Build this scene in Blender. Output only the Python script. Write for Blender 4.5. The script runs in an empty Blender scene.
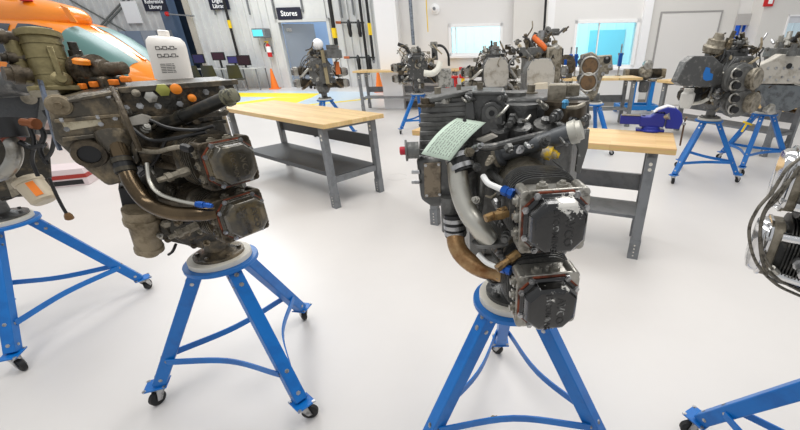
import bpy, bmesh, math, random
from mathutils import Vector, Matrix
V = Vector
rnd = random.Random(7)
sc = bpy.context.scene
COL = sc.collection
R = math.radians

# ------------------------------------------------------------------ camera, sky, lights, exposure
PX, PY, H = 470.0, 235.0, 1.55
def calibrate():
    v = V((485 - PX, 997 - PY)); L = v.length; u = v / L
    f = math.sqrt(L * ((45 - PY) / (-u[1])))
    down = V((v[0], v[1], f)).normalized()
    right = down.cross(V((0, 0, 1))).normalized()
    if right[0] < 0: right = -right
    fw = right.cross(down)
    if fw[2] < 0: fw = -fw
    return f, right, fw, down
FOC, CR, CF, CD = calibrate()          # world x, y, -z axes seen from the camera (x right, y down, z forward)
def ray(px, py):
    q = V((px - PX, py - PY, FOC))
    return V((CR.dot(q), CF.dot(q), -CD.dot(q)))
EYE = V((0, 0, H))
def at(px, py, Y):                      # point at distance Y
    r = ray(px, py); return EYE + r * (Y / r.y)
def gr(px, py, z=0.0):                  # point at height z
    r = ray(px, py); return EYE + r * ((z - H) / r.z)
def on(px, py, p, n):                   # point on a plane
    r = ray(px, py); p = V(p); n = V(n); return EYE + r * ((p - EYE).dot(n) / r.dot(n))

cd = bpy.data.cameras.new('camera'); cam = bpy.data.objects.new('camera', cd); COL.objects.link(cam)
cd.sensor_fit = 'HORIZONTAL'; cd.sensor_width = 36; cd.lens = FOC / 800 * 36
cd.shift_x = -(PX - 400) / 800; cd.shift_y = (PY - 215) / 800
cd.clip_start = .01
xr = V((CR[0], CF[0], -CD[0])); yd = V((CR[1], CF[1], -CD[1])); zf = V((CR[2], CF[2], -CD[2]))
m = Matrix((xr, -yd, -zf)).transposed().to_4x4(); m.translation = EYE
cam.matrix_world = m
sc.camera = cam

w = bpy.data.worlds.new('world'); sc.world = w; w.use_nodes = True
bg = w.node_tree.nodes['Background']; bg.inputs[0].default_value = (.95, .97, 1, 1); bg.inputs[1].default_value = .58
def area(name, loc, size, sy, power, col=(1, .98, .95), rot=(0, 0, 0)):
    l = bpy.data.lights.new(name, 'AREA'); l.shape = 'RECTANGLE'; l.size = size; l.size_y = sy; l.energy = power; l.color = col
    o = bpy.data.objects.new(name, l); o.location = loc; o.rotation_euler = rot; COL.objects.link(o); return o
area('ceiling_light', (-1.5, .6, 5.2), 1.2, 5, 120)
area('ceiling_light', (1.8, 2.5, 5.2), 1.2, 5, 120)
area('ceiling_light', (-4, 6, 5.5), 2, 6, 190)
area('ceiling_light', (3, 7.5, 5.5), 2, 6, 190)
area('ceiling_light', (-8, 13, 6), 3, 6, 480, (.93, .97, 1))
area('facade_fill_lamp', (1, 19, 7), 14, 4, 1700, (.95, .98, 1), (R(50), 0, 0))  # added lamp that brightens the facade outside, in place of sky light
sc.view_settings.view_transform = 'Standard'; sc.view_settings.look = 'None'
sc.view_settings.gamma = 1; sc.view_settings.use_curve_mapping = False
sc.view_settings.exposure = 0.0

# ------------------------------------------------------------------ materials
MATS = {}
def lin(c):
    return tuple((x / 12.92 if x <= .04045 else ((x + .055) / 1.055) ** 2.4) for x in c)
def mat(name, col, rough=.5, metal=0., col2=None, scale=8., lo=.48, hi=.6, bump=0., coat=0., bscale=60., detail=5, rough2=None, metal2=None):
    if name in MATS: return MATS[name]
    mt = bpy.data.materials.new(name); mt.use_nodes = True; nt = mt.node_tree; N = nt.nodes; L = nt.links
    b = N['Principled BSDF']; b.inputs['Base Color'].default_value = (*lin(col), 1)
    b.inputs['Roughness'].default_value = rough; b.inputs['Metallic'].default_value = metal
    b.inputs['Coat Weight'].default_value = coat; b.inputs['Coat Roughness'].default_value = .08
    tc = N.new('ShaderNodeTexCoord')
    if col2 is not None:
        nz = N.new('ShaderNodeTexNoise'); nz.inputs['Scale'].default_value = scale; nz.inputs['Detail'].default_value = detail; nz.inputs['Roughness'].default_value = .65
        L.new(tc.outputs['Object'], nz.inputs['Vector'])
        mr = N.new('ShaderNodeMapRange'); mr.inputs[1].default_value = lo; mr.inputs[2].default_value = hi
        L.new(nz.outputs['Fac'], mr.inputs[0])
        mx = N.new('ShaderNodeMix'); mx.data_type = 'RGBA'
        mx.inputs[6].default_value = (*lin(col), 1); mx.inputs[7].default_value = (*lin(col2), 1)
        L.new(mr.outputs[0], mx.inputs[0]); L.new(mx.outputs[2], b.inputs['Base Color'])
        if rough2 is not None:
            m2 = N.new('ShaderNodeMapRange'); m2.inputs[3].default_value = rough; m2.inputs[4].default_value = rough2
            L.new(mr.outputs[0], m2.inputs[0]); L.new(m2.outputs[0], b.inputs['Roughness'])
        if metal2 is not None:
            m3 = N.new('ShaderNodeMapRange'); m3.inputs[3].default_value = metal; m3.inputs[4].default_value = metal2
            L.new(mr.outputs[0], m3.inputs[0]); L.new(m3.outputs[0], b.inputs['Metallic'])
    if bump:
        n2 = N.new('ShaderNodeTexNoise'); n2.inputs['Scale'].default_value = bscale; n2.inputs['Detail'].default_value = 4
        L.new(tc.outputs['Object'], n2.inputs['Vector'])
        bp = N.new('ShaderNodeBump'); bp.inputs['Strength'].default_value = bump; bp.inputs['Distance'].default_value = .01
        L.new(n2.outputs['Fac'], bp.inputs['Height']); L.new(bp.outputs[0], b.inputs['Normal'])
    MATS[name] = mt; return mt
def emit(name, col, s):
    if name in MATS: return MATS[name]
    mt = mat(name, col, .4); b = mt.node_tree.nodes['Principled BSDF']
    b.inputs['Emission Color'].default_value = (*lin(col), 1); b.inputs['Emission Strength'].default_value = s
    return mt
def glass(name, tint, gloss=.06):
    mt = bpy.data.materials.new(name); mt.use_nodes = True; nt = mt.node_tree; N = nt.nodes; L = nt.links
    N.remove(N['Principled BSDF'])
    t = N.new('ShaderNodeBsdfTransparent'); t.inputs[0].default_value = (*lin(tint), 1)
    g = N.new('ShaderNodeBsdfGlossy'); g.inputs['Roughness'].default_value = .05
    mx = N.new('ShaderNodeMixShader'); mx.inputs[0].default_value = gloss
    L.new(t.outputs[0], mx.inputs[1]); L.new(g.outputs[0], mx.inputs[2]); L.new(mx.outputs[0], N['Material Output'].inputs[0])
    MATS[name] = mt; return mt
def wood(name, c1, c2, ang=0.0, plank=.045):
    mt = bpy.data.materials.new(name); mt.use_nodes = True; nt = mt.node_tree; N = nt.nodes; L = nt.links
    b = N['Principled BSDF']; b.inputs['Roughness'].default_value = .38
    tc = N.new('ShaderNodeTexCoord'); mp = N.new('ShaderNodeMapping'); mp.inputs['Rotation'].default_value = (0, 0, -ang)
    L.new(tc.outputs['Object'], mp.inputs[0])
    br = N.new('ShaderNodeTexBrick'); br.inputs['Scale'].default_value = 1; br.inputs['Brick Width'].default_value = .6; br.inputs['Row Height'].default_value = plank
    br.inputs['Mortar Size'].default_value = .0006; br.inputs['Color1'].default_value = (*lin(c1), 1); br.inputs['Color2'].default_value = (*lin(c2), 1)
    br.inputs['Mortar'].default_value = (*lin(tuple(x * .8 for x in c2)), 1)
    L.new(mp.outputs[0], br.inputs['Vector'])
    nz = N.new('ShaderNodeTexNoise'); nz.inputs['Scale'].default_value = 6; nz.inputs['Detail'].default_value = 6
    mp2 = N.new('ShaderNodeMapping'); mp2.inputs['Scale'].default_value = (1.2, 14, 14)
    L.new(mp.outputs[0], mp2.inputs[0]); L.new(mp2.outputs[0], nz.inputs['Vector'])
    mx = N.new('ShaderNodeMix'); mx.data_type = 'RGBA'; mx.blend_type = 'MULTIPLY'; mx.inputs[0].default_value = .35
    L.new(br.outputs['Color'], mx.inputs[6]); L.new(nz.outputs['Color'], mx.inputs[7])
    hs = N.new('ShaderNodeHueSaturation'); hs.inputs['Saturation'].default_value = 1.0; hs.inputs['Value'].default_value = 1.1
    L.new(mx.outputs[2], hs.inputs['Color']); L.new(hs.outputs[0], b.inputs['Base Color'])
    MATS[name] = mt; return mt

WHITE = mat('white_wall_paint', (.90, .895, .885), .7)
BEIGE = mat('warm_wall_paint', (.86, .85, .83), .7)
TRIMW = mat('white_trim', (.96, .96, .96), .45)
CORR = mat('corrugated_sheet', (.84, .84, .83), .5, 0, (.77, .775, .78), .9, .45, .7)
BASEB = mat('grey_baseboard', (.50, .49, .47), .6)
BLUE = mat('blue_paint', (0, .42, .73), .38, 0, (0, .38, .68), 6)
BLUE2 = mat('blue_stand_paint_far', (.02, .45, .74), .4)
PLASTW = mat('ivory_disc', (.87, .85, .80), .5, 0, (.80, .77, .71), 6, .5, .7)
STEEL = mat('zinc_steel', (.72, .72, .72), .3, .9, (.5, .5, .5), 30)
RUBBER = mat('black_rubber', (.07, .07, .07), .6)
GREYP = mat('grey_bench_paint', (.47, .48, .49), .45, 0, (.42, .43, .44), 9)
DGREYP = mat('dark_grey_bench_paint', (.27, .28, .29), .5)
OAK = wood('butcher_block', (.90, .78, .57), (.84, .70, .47), R(-37.7))
OAK2 = wood('butcher_block_b', (.89, .75, .52), (.83, .67, .43), R(-23.5))
OAK3 = wood('butcher_block_far', (.90, .77, .55), (.84, .70, .47), 0)
DIRTY = mat('oily_dark_casting', (.32, .30, .265), .32, .55, (.58, .52, .42), 14, .47, .72, .5, bscale=45, rough2=.55)
DIRTY2 = mat('oily_black_casting', (.22, .21, .185), .3, .45, (.48, .42, .33), 18, .52, .75, .4)
GRIME = mat('grimy_brown_casting', (.34, .30, .24), .5, .4, (.16, .14, .11), 16, .45, .65, .5)
GREYC = mat('grey_casting', (.44, .44, .43), .4, .45, (.28, .275, .265), 12, .45, .7, .4)
DARKC = mat('charcoal_casting', (.34, .34, .335), .32, .5, (.56, .55, .53), 22, .55, .75, .35)
ALU = mat('bare_aluminium', (.70, .69, .66), .35, .8, (.47, .45, .41), 15, .45, .7, .2)
ALUD = mat('weathered_aluminium', (.60, .57, .51), .5, .5, (.37, .34, .28), 18, .42, .65, .4)
CREAMC = mat('pale_grey_casting', (.73, .71, .67), .55, .15, (.58, .55, .50), 9, .5, .7, .2)
OLIVE = mat('olive_anodised', (.50, .46, .32), .42, .5, (.34, .30, .20), 12, .45, .7, .25)
TAN = mat('tan_motor', (.56, .51, .42), .5, .4, (.36, .31, .23), 14, .45, .65, .3)
COVB = mat('oily_black_cover', (.27, .255, .22), .18, .4, (.48, .42, .30), 9, .5, .75, .2, .5)
COVK = mat('gloss_black_chipped_cover', (.055, .055, .055), .2, .0, (.83, .82, .79), 11, .60, .615, .15, .6, detail=8, rough2=.45)
GASK = mat('red_brown_gasket', (.55, .27, .17), .6, 0, (.33, .17, .11), 30)
BRONZE = mat('brown_steel_pipe', (.40, .34, .26), .22, .85, (.26, .22, .17), 7, .45, .65)
SILVD = mat('dull_silver_pipe', (.62, .61, .58), .35, .85, (.45, .42, .37), 10, .5, .7)
SILVP = mat('silver_pipe', (.76, .75, .71), .32, .85, (.58, .53, .45), 10, .5, .7)
RUSTP = mat('heat_stained_pipe', (.67, .55, .39), .35, .6, (.45, .28, .13), 10, .42, .62, .15)
CHROME = mat('chrome', (.87, .87, .87), .12, 1.0)
TUBEG = mat('grey_tube_paint', (.33, .34, .35), .38, .3, (.48, .48, .47), 25, .6, .7)
TUBEK = mat('black_tube_paint', (.14, .14, .13), .3, .3, (.25, .23, .19), 20)
BLACK = mat('black_plastic', (.06, .06, .065), .4)
ORANGE = mat('orange_cap', (.93, .53, .10), .45)
YELLOW = mat('yellow_paint', (.93, .78, .08), .45)
YELW = mat('worn_yellow_plug', (.88, .72, .12), .5, 0, (.62, .58, .50), 40, .5, .6)
RED = mat('red_paint', (.78, .10, .10), .4)
BLUEF = mat('blue_fitting', (.10, .33, .66), .3, .5)
HOSEW = mat('white_hose', (.88, .88, .87), .4)
PLATE = mat('data_plate', (.76, .72, .62), .4, .5, (.60, .55, .45), 25)
TANPL = mat('tan_plate', (.52, .47, .40), .5, .4, (.36, .32, .27), 25)
FILTW = mat('white_filter', (.93, .91, .88), .4)
PRINT = mat('print_ink', (.20, .20, .20), .7)
PAPER = mat('green_tag_paper', (.83, .90, .83), .8)
VISE = mat('vise_blue', (.11, .16, .55), .4)
NAVY = mat('navy_sign', (.075, .085, .17), .5)
LETTER = mat('white_lettering', (.96, .96, .96), .6)
ORA = mat('orange_fuselage', (.96, .55, .12), .25, coat=.4)
CONE = mat('orange_cone', (.95, .48, .12), .5)
CARD = mat('plain_orange', (.93, .50, .12), .6)
YTAPE = mat('floor_yellow', (.96, .87, .16), .45)
LFLOOR = None

# ------------------------------------------------------------------ mesh helpers
class Fr:                                  # a frame: origin, yaw about z
    def __init__(s, o, yaw=0.0, k=1.0):
        s.o = V(o); s.x = V((math.cos(yaw), math.sin(yaw), 0)) ; s.y = V((-math.sin(yaw), math.cos(yaw), 0)); s.z = V((0, 0, 1)); s.k = k
    def __call__(s, x, y, z): return s.o + (s.x * x + s.y * y + s.z * z) * s.k
W = Fr((0, 0, 0))
def basis(a):
    a = a.normalized(); t = V((0, 0, 1)) if abs(a.z) < .9 else V((1, 0, 0))
    u = t.cross(a).normalized(); return u, a.cross(u)
def smooth(pts, n=6):
    pts = [V(p) for p in pts]
    if len(pts) < 3: return pts
    P = [pts[0] * 2 - pts[1]] + pts + [pts[-1] * 2 - pts[-2]]; out = []
    for i in range(1, len(P) - 2):
        a, b, c, d = P[i - 1:i + 3]
        for k in range(n):
            t = k / n; out.append(.5 * ((2 * b) + (c - a) * t + (2 * a - 5 * b + 4 * c - d) * t * t + (3 * b - a - 3 * c + d) * t ** 3))
    return out + [pts[-1]]
class MB:
    def __init__(s): s.v = []; s.f = []
    def add(s, vs, fs):
        n = len(s.v); s.v += [V(p) for p in vs]; s.f += [tuple(i + n for i in f) for f in fs]; return s
    def box(s, F, x, y, z):
        c = [F(a, b, d) for d in z for b in y for a in x]
        return s.add(c, [(0, 2, 3, 1), (4, 5, 7, 6), (0, 1, 5, 4), (2, 6, 7, 3), (0, 4, 6, 2), (1, 3, 7, 5)])
    def rings(s, rs, cap=True, close=True):
        n = len(rs[0]); vs = [p for r in rs for p in r]; fs = []
        for i in range(len(rs) - 1):
            for j in range(n if close else n - 1):
                k = (j + 1) % n; fs.append((i * n + j, i * n + k, (i + 1) * n + k, (i + 1) * n + j))
        if cap: fs += [tuple(reversed(range(n))), tuple((len(rs) - 1) * n + j for j in range(n))]
        return s.add(vs, fs)
    def lathe(s, p0, a, prof, n=20):           # prof: (distance along a, radius)
        a = V(a).normalized(); u, v = basis(a); p0 = V(p0)
        return s.rings([[p0 + a * d + (u * math.cos(2 * math.pi * j / n) + v * math.sin(2 * math.pi * j / n)) * max(r, 1e-4) for j in range(n)] for d, r in prof])
    def cyl(s, p0, p1, r, r1=None, n=16):
        p0 = V(p0); p1 = V(p1); return s.lathe(p0, p1 - p0, [(0, r), ((p1 - p0).length, r if r1 is None else r1)], n)
    def fins(s, p0, p1, ri, ro, nf, n=24):
        p0 = V(p0); p1 = V(p1); L = (p1 - p0).length; d = L / nf; pr = []
        for i in range(nf): pr += [(i * d, ri), (i * d + d * .3, ri), (i * d + d * .38, ro), (i * d + d * .75, ro), (i * d + d * .83, ri)]
        return s.lathe(p0, p1 - p0, pr + [(L, ri)], n)
    def tube(s, pts, r, n=8, k=6, r1=None):
        ps = smooth(pts, k); rs = []; T = [(ps[min(i + 1, len(ps) - 1)] - ps[max(i - 1, 0)]).normalized() for i in range(len(ps))]
        u, v = basis(T[0])
        for i, p in enumerate(ps):
            u = (u - T[i] * u.dot(T[i])).normalized(); v = T[i].cross(u)
            q = r if r1 is None else r + (r1 - r) * i / (len(ps) - 1)
            rs.append([p + (u * math.cos(2 * math.pi * j / n) + v * math.sin(2 * math.pi * j / n)) * q for j in range(n)])
        return s.rings(rs)
    def bar(s, p0, p1, wd, th, up=(0, 0, 1)):    # rectangular bar
        p0 = V(p0); p1 = V(p1); a = (p1 - p0).normalized(); u = V(up).cross(a)
        u = u.normalized() if u.length > 1e-5 else V((1, 0, 0)); v = a.cross(u)
        return s.rings([[p + u * x * wd / 2 + v * y * th / 2 for x, y in ((-1, -1), (1, -1), (1, 1), (-1, 1))] for p in (p0, p1)])
    def strip(s, pts, wd, th, up=(0, 0, 1)):       # bent flat bar, wide along up
        ps = smooth(pts, 6); up = V(up); rs = []
        for i, p in enumerate(ps):
            t = (ps[min(i + 1, len(ps) - 1)] - ps[max(i - 1, 0)]).normalized(); u = up.cross(t).normalized()
            rs.append([p + u * x * th / 2 + up * y * wd / 2 for x, y in ((-1, -1), (1, -1), (1, 1), (-1, 1))])
        return s.rings(rs)
    def prism(s, pts, d):                          # polygon of points swept by vector d
        return s.rings([[V(p) for p in pts], [V(p) + V(d) for p in pts]])
    def dome(s, o, u, v, w_, poly, steps):         # polygon rings (scale, height)
        o = V(o); return s.rings([[o + V(u) * a * k + V(v) * b * k + V(w_) * h for a, b in poly] for k, h in steps])
    def ball(s, c, r, sz=(1, 1, 1), n=12, m_=8):
        rs = []
        for i in range(m_ + 1):
            t = math.pi * i / m_; q = max(math.sin(t), .02)
            rs.append([V(c) + V((math.cos(2 * math.pi * j / n) * q * sz[0], math.sin(2 * math.pi * j / n) * q * sz[1], -math.cos(t) * sz[2])) * r for j in range(n)])
        return s.rings(rs)
    def bolt(s, p, a, r=.006, h=.006):
        a = V(a).normalized(); return s.lathe(V(p) - a * .004, a, [(0, r * 1.5), (.005, r * 1.5), (.0051, r), (h + .004, r)], 6)
    def torus(s, c, a, Rr, r, n=24, m_=8):
        a = V(a).normalized(); u, v = basis(a); rs = []
        for i in range(n + 1):
            t = 2 * math.pi * i / n; d = u * math.cos(t) + v * math.sin(t)
            rs.append([V(c) + d * (Rr + r * math.cos(2 * math.pi * j / m_)) + a * r * math.sin(2 * math.pi * j / m_) for j in range(m_)])
        return s.rings(rs, cap=False)
    def build(s, name, mt, parent=None, bevel=0., loc=None, sharp=35):
        org = V(loc) if loc is not None else (worldloc(parent) if parent else V((0, 0, 0)))
        me = bpy.data.meshes.new(name)
        me.from_pydata([tuple(p - org) for p in s.v], [], s.f); me.validate()
        bm = bmesh.new(); bm.from_mesh(me); bmesh.ops.recalc_face_normals(bm, faces=bm.faces); bm.to_mesh(me); bm.free()
        for p in me.polygons: p.use_smooth = True
        me.set_sharp_from_angle(angle=R(sharp)); me.materials.append(mt)
        o = bpy.data.objects.new(name, me); COL.objects.link(o)
        if parent: o.parent = parent; o.location = org - worldloc(parent)
        else: o.location = org
        if bevel:
            b = o.modifiers.new('bevel', 'BEVEL'); b.width = bevel; b.segments = 2; b.limit_method = 'ANGLE'; b.angle_limit = R(40)
        return o
def worldloc(o):
    p = V((0, 0, 0))
    while o is not None: p = p + o.location; o = o.parent
    return p
def tag(o, label, cat, group=None, kind=None):
    o['label'] = label; o['category'] = cat
    if group: o['group'] = group
    if kind: o['kind'] = kind
    return o
def thing(name, loc, label, cat, group=None):
    o = bpy.data.objects.new(name, None); o.empty_display_size = .1; COL.objects.link(o); o.location = V(loc); return tag(o, label, cat, group)
def struct(o): o['kind'] = 'structure'; return o
def part_label(o, l): o['label'] = l; return o
def kids(o): return [c for c in bpy.data.objects if c.parent is o]
def copy_tree(o, parent=None):
    c = o.copy(); COL.objects.link(c); c.parent = parent
    for ch in kids(o): copy_tree(ch, c)
    return c
def lettering(txt, F_o, u, v, size, mt, parent, depth=.002, align='CENTER', name='lettering', space=1.0):
    cu = bpy.data.curves.new('lettering', 'FONT'); cu.body = txt; cu.size = size; cu.align_x = align; cu.align_y = 'CENTER'; cu.extrude = depth; cu.space_line = space
    cu.resolution_u = 2; cu.offset = size * .018
    to = bpy.data.objects.new('tmp', cu); COL.objects.link(to); bpy.context.view_layer.update()
    me = bpy.data.meshes.new_from_object(to.evaluated_get(bpy.context.evaluated_depsgraph_get()))
    bpy.data.objects.remove(to)
    u = V(u).normalized(); v = V(v).normalized(); n = u.cross(v); org = worldloc(parent)
    for q in me.vertices: q.co = V(F_o) + u * q.co.x + v * q.co.y + n * q.co.z - org
    me.materials.clear(); me.materials.append(mt); me.name = name
    o = bpy.data.objects.new(name, me); COL.objects.link(o); o.parent = parent; return o
OCT = lambda a, b, c: [(a, -b + c), (a, b - c), (a - c, b), (-a + c, b), (-a, b - c), (-a, -b + c), (-a + c, -b), (a - c, -b)]
def rrect(a, b, c, n=5):
    out = []
    for cx, cy, t0 in ((a - c, b - c, 0), (-a + c, b - c, 90), (-a + c, -b + c, 180), (a - c, -b + c, 270)):
        for k in range(n + 1):
            t = R(t0 + 90 * k / n); out.append((cx + c * math.cos(t), cy + c * math.sin(t)))
    return out

# ------------------------------------------------------------------ setting: floor, walls, windows
def floor_mat():
    mt = mat('epoxy_floor', (.835, .82, .805), .34, 0, (.815, .80, .785), .8, .35, .75, coat=0)
    N = mt.node_tree.nodes; L = mt.node_tree.links; b = N['Principled BSDF']; b.inputs['Specular IOR Level'].default_value = .45
    tc = N.new('ShaderNodeTexCoord'); n2 = N.new('ShaderNodeTexNoise'); n2.inputs['Scale'].default_value = 9; n2.inputs['Detail'].default_value = 3
    L.new(tc.outputs['Object'], n2.inputs['Vector']); bp = N.new('ShaderNodeBump'); bp.inputs['Strength'].default_value = .04; bp.inputs['Distance'].default_value = .02
    L.new(n2.outputs['Fac'], bp.inputs['Height']); L.new(bp.outputs[0], b.inputs['Normal'])
    return mt
struct(MB().box(W, (-30, 16), (-4, 28), (-.1, 0)).build('floor', floor_mat()))
SL = -.09
def wallF(p):                                 # frame on a wall line: x along, y towards the back
    return Fr((p[0], p[1], 0), math.atan(SL))
HP = V((-6.0, 18.0, 0)); HN = V((SL, -1, 0)).normalized()
WP = V((4.2, 10.8, 0))
def hw(px, py, off=0): return on(px, py, HP + HN * off, HN)
def ww(px, py, off=0): return on(px, py, WP + HN * off, HN)
HF = wallF(HP); WF = wallF(WP)
def lx(F, p): return (V(p) - F.o).dot(F.x)
def ribbed(F, x0, x1, z0, z1, pitch=.32, dep=.06):
    xs = []; x = x0
    while x < x1:
        for d, y in ((0, 0), (.2, 0), (.225, -dep), (.295, -dep)):
            if x + d < x1: xs.append((x + d, y))
        x += pitch
    xs.append((x1, 0)); back = [(x1, .08), (x0, .08)]
    poly = xs + back
    return MB().rings([[F(a, b, z) for a, b in poly] for z in (z0, z1)])
# hangar wall with the stores doorway cut out
sx0, sx1 = lx(HF, hw(281, 30)), lx(HF, hw(331, 45)); sz1 = hw(305, 22).z
dx0, dx1 = lx(HF, hw(172, 40)), lx(HF, hw(200, 55)); wx1 = lx(HF, hw(386, 30))
struct(ribbed(HF, -26, dx0, 0, 7).build('wall_hangar', CORR, loc=HP))
struct(ribbed(HF, dx1, sx0, 0, 7).build('wall_hangar_middle', CORR, loc=HP))
struct(ribbed(HF, sx1, wx1, 0, 7).build('wall_hangar_right', CORR, loc=HP))
struct(MB().box(HF, (sx0, sx1), (-.05, .08), (sz1, 7)).build('wall_hangar_over_door', CORR, loc=HP))
struct(MB().box(HF, (dx0, dx1), (.5, .6), (0, 7)).build('wall_dark_bay', mat('dark_blue_bay', (.10, .16, .23), .5), loc=HP))
ROOMB = mat('stores_room_paint', (.66, .77, .90), .7)
struct(MB().box(HF, (sx0 - 1, sx1 + 1.5), (2.2, 2.3), (0, 3)).build('wall_stores_back', ROOMB, loc=HP))
struct(MB().box(HF, (sx0 - 1, sx0 - .9), (.1, 2.2), (0, 3)).box(HF, (sx1 + 1.4, sx1 + 1.5), (.1, 2.2), (0, 3)).build('wall_stores_sides', ROOMB, loc=HP))
FRM = mat('door_frame_paint', (.80, .80, .79), .5)
struct(MB().box(HF, (sx0 - .12, sx0), (-.12, .15), (0, sz1 + .12)).box(HF, (sx1, sx1 + .12), (-.12, .15), (0, sz1 + .12)).box(HF, (sx0 - .12, sx1 + .12), (-.12, .15), (sz1, sz1 + .12)).build('trim_stores_door', FRM, loc=HP))
struct(MB().box(HF, (dx1, dx1 + .22), (-.14, .2), (0, 7)).build('trim_bay_right', mat('bay_frame', (.74, .71, .66), .5), loc=HP))
struct(MB().box(HF, (dx0 - .05, dx0 + .42), (-.1, .3), (0, 7)).build('door_1', mat('blue_grey_door', (.33, .40, .50), .4), loc=HP))
dl = MB().box(HF, (sx0, sx0 + .05), (-.02, .05), (.02, sz1 - .02))
LEAF = Fr(HF(sx0 + .05, .1, 0), math.atan(SL) + R(38))
lf = struct(MB().box(LEAF, (0, (sx1 - sx0) * .62), (0, .05), (.02, sz1 - .03)).build('door_2', mat('grey_door', (.50, .53, .57), .45), loc=HP))
h_ = MB().box(LEAF, (.12, .32), (-.04, 0), (sz1 - .32, sz1 - .2)).build('door_closer', STEEL, lf)
# floor markings
def floor_poly(name, pts, mt, z=.004):
    return struct(MB().prism([gr(a, b, 0) + V((0, 0, .0005)) for a, b in pts], (0, 0, z)).build(name, mt))
LITFL = mat('light_tinted_floor', (.80, .86, .90), .3)
floor_poly('floor_light_tint', [(60, 88.5), (386, 92), (300, 110), (60, 113)], LITFL, .002)  # bluish window light on the rear floor, put into its colour
floor_poly('floor_marking_wide', [(205, 92.5), (320, 93.5), (312, 97.5), (200, 96.5)], YTAPE)
floor_poly('floor_marking_cross', [(276, 97.5), (312, 97.5), (292, 104.5), (225, 104.5)], YTAPE)
floor_poly('floor_marking_thin', [(296, 105.6), (372, 98.2), (372, 99), (298, 106.5)], YTAPE)
floor_poly('floor_marking_behind', [(150, 108), (230, 105.5), (230, 106.4), (150, 109.3)], YTAPE)
struct(MB().torus(gr(397, 177) + V((0, 0, .0012)), (0, 0, 1), .135, .001, 32).box(Fr(gr(397, 177)), (-.12, -.11), (-.005, .005), (0, .0015)).build('floor_patch_ring', mat('ring_mark', (.88, .87, .86), .3)))
# white window wall: pieces around the three openings
ax = lambda px, py: lx(WF, ww(px, py))
az = lambda px, py: ww(px, py).z
xL = ax(402, 50); xEnd = ax(746, 30); TOP = 6.0
win = [(ax(449, 40), ax(502.5, 40), az(476, 55.5), az(476, 23.5)), (ax(573.5, 40), ax(637, 40), az(600, 68), az(600, 20))]
sx = (ax(725.5, 60), ax(742, 60)); sz = (az(728, 92), az(738, 15))
def wall_holes(name, F, x0, x1, z1, holes, mt, y=(0, .2)):
    m_ = MB(); x = x0
    for a, b, c, d in holes:
        m_.box(F, (x, a), y, (0, z1)); m_.box(F, (a, b), y, (0, c)); m_.box(F, (a, b), y, (d, z1)); x = b
    m_.box(F, (x, x1), y, (0, z1)); return struct(m_.build(name, mt, loc=F.o))
wall_holes('wall_back', WF, xL, xEnd, TOP, win + [(sx[0], sx[1], sz[0], sz[1])], WHITE)
struct(MB().box(WF, (xL - .03, xL + .25), (.2, 5), (0, TOP)).build('wall_return', WHITE, loc=WP))
struct(MB().box(WF, (xL - .55, xL), (-.3, .5), (0, TOP)).build('column_white', TRIMW, loc=WP))
struct(MB().box(WF, (ax(513, 30), ax(546, 30)), (-.22, .02), (0, TOP)).build('pillar_beige', BEIGE, loc=WP))
struct(MB().box(WF, (ax(546, 30), ax(553, 30)), (-.16, .02), (0, TOP)).build('trim_pillar', TRIMW, loc=WP))
struct(MB().box(WF, (ax(640, 30), ax(648, 30)), (-.12, .02), (0, TOP)).build('trim_bay', TRIMW, loc=WP))
struct(MB().box(WF, (ax(648, 30), sx[0] - .02), (-.03, .01), (0, TOP)).build('wall_back_beige', BEIGE, loc=WP))
# shallow door outline in the beige panel
bx0, bx1, bz1 = ax(657, 40), ax(716, 30), az(688, 13)
GAP = mat('shadow_gap', (.62, .61, .60), .7)
struct(MB().box(WF, (bx0, bx1), (-.055, -.02), (.02, bz1)).build('door_3', mat('flush_door_paint', (.875, .865, .85), .65), loc=WP))
struct(MB().box(WF, (bx0 - .04, bx0), (-.06, 0), (0, bz1 + .04)).box(WF, (bx1, bx1 + .04), (-.06, 0), (0, bz1 + .04)).box(WF, (bx0, bx1), (-.06, 0), (bz1, bz1 + .04)).build('trim_flush_door', GAP, loc=WP))
struct(MB().box(WF, (xL, bx0 - .05), (-.05, .0), (0, .16)).build('baseboard_back', BASEB, loc=WP))
struct(MB().box(WF, (bx1 + .05, sx[1] + .1), (-.05, .0), (0, .16)).build('baseboard_corner', BASEB, loc=WP))
# nearer right-hand wall with the bright window
RP = WP + WF.x * xEnd + HN * .5; RF = Fr(RP, math.atan(SL))
def rw(px, py): return on(px, py, RP, HN)
rx0 = lx(RF, rw(784, 30)); rz1 = rw(790, 15).z
wall_holes('wall_right', RF, 0, rx0 + 6, TOP, [(rx0, rx0 + 1.6, 1.0, rz1)], BEIGE, (0, .5))
G1 = glass('cyan_glass', (.89, .975, .985)); G2 = glass('teal_glass', (.84, .965, .985)); G3 = glass('blue_film_glass', (.10, .62, .93)); G4 = glass('clear_glass', (.97, .99, 1))
def window(n, F, x0, x1, z0, z1, g, frame=TRIMW, fw=.07, mull=()):
    f = MB(); y = (-.03, .12)
    f.box(F, (x0, x1), y, (z0, z0 + fw)).box(F, (x0, x1), y, (z1 - fw, z1)).box(F, (x0, x0 + fw), y, (z0, z1)).box(F, (x1 - fw, x1), y, (z0, z1))
    for q in mull: f.box(F, (x0 + (x1 - x0) * q - .015, x0 + (x1 - x0) * q + .015), (.03, .1), (z0, z1))
    o = struct(f.build('window_%d' % n, frame, loc=F(x0, 0, z0)))
    MB().box(F, (x0 + .02, x1 - .02), (.06, .07), (z0 + .02, z1 - .02)).build('glass_pane', g, o)
    MB().box(F, (x0 - .05, x1 + .05), (-.12, .02), (z0 - .05, z0)).build('sill', TRIMW, o)
    return o
window(1, WF, *win[0], G1, mull=(.12,))
window(2, WF, *win[1], G2, mull=(.39,))
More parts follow.
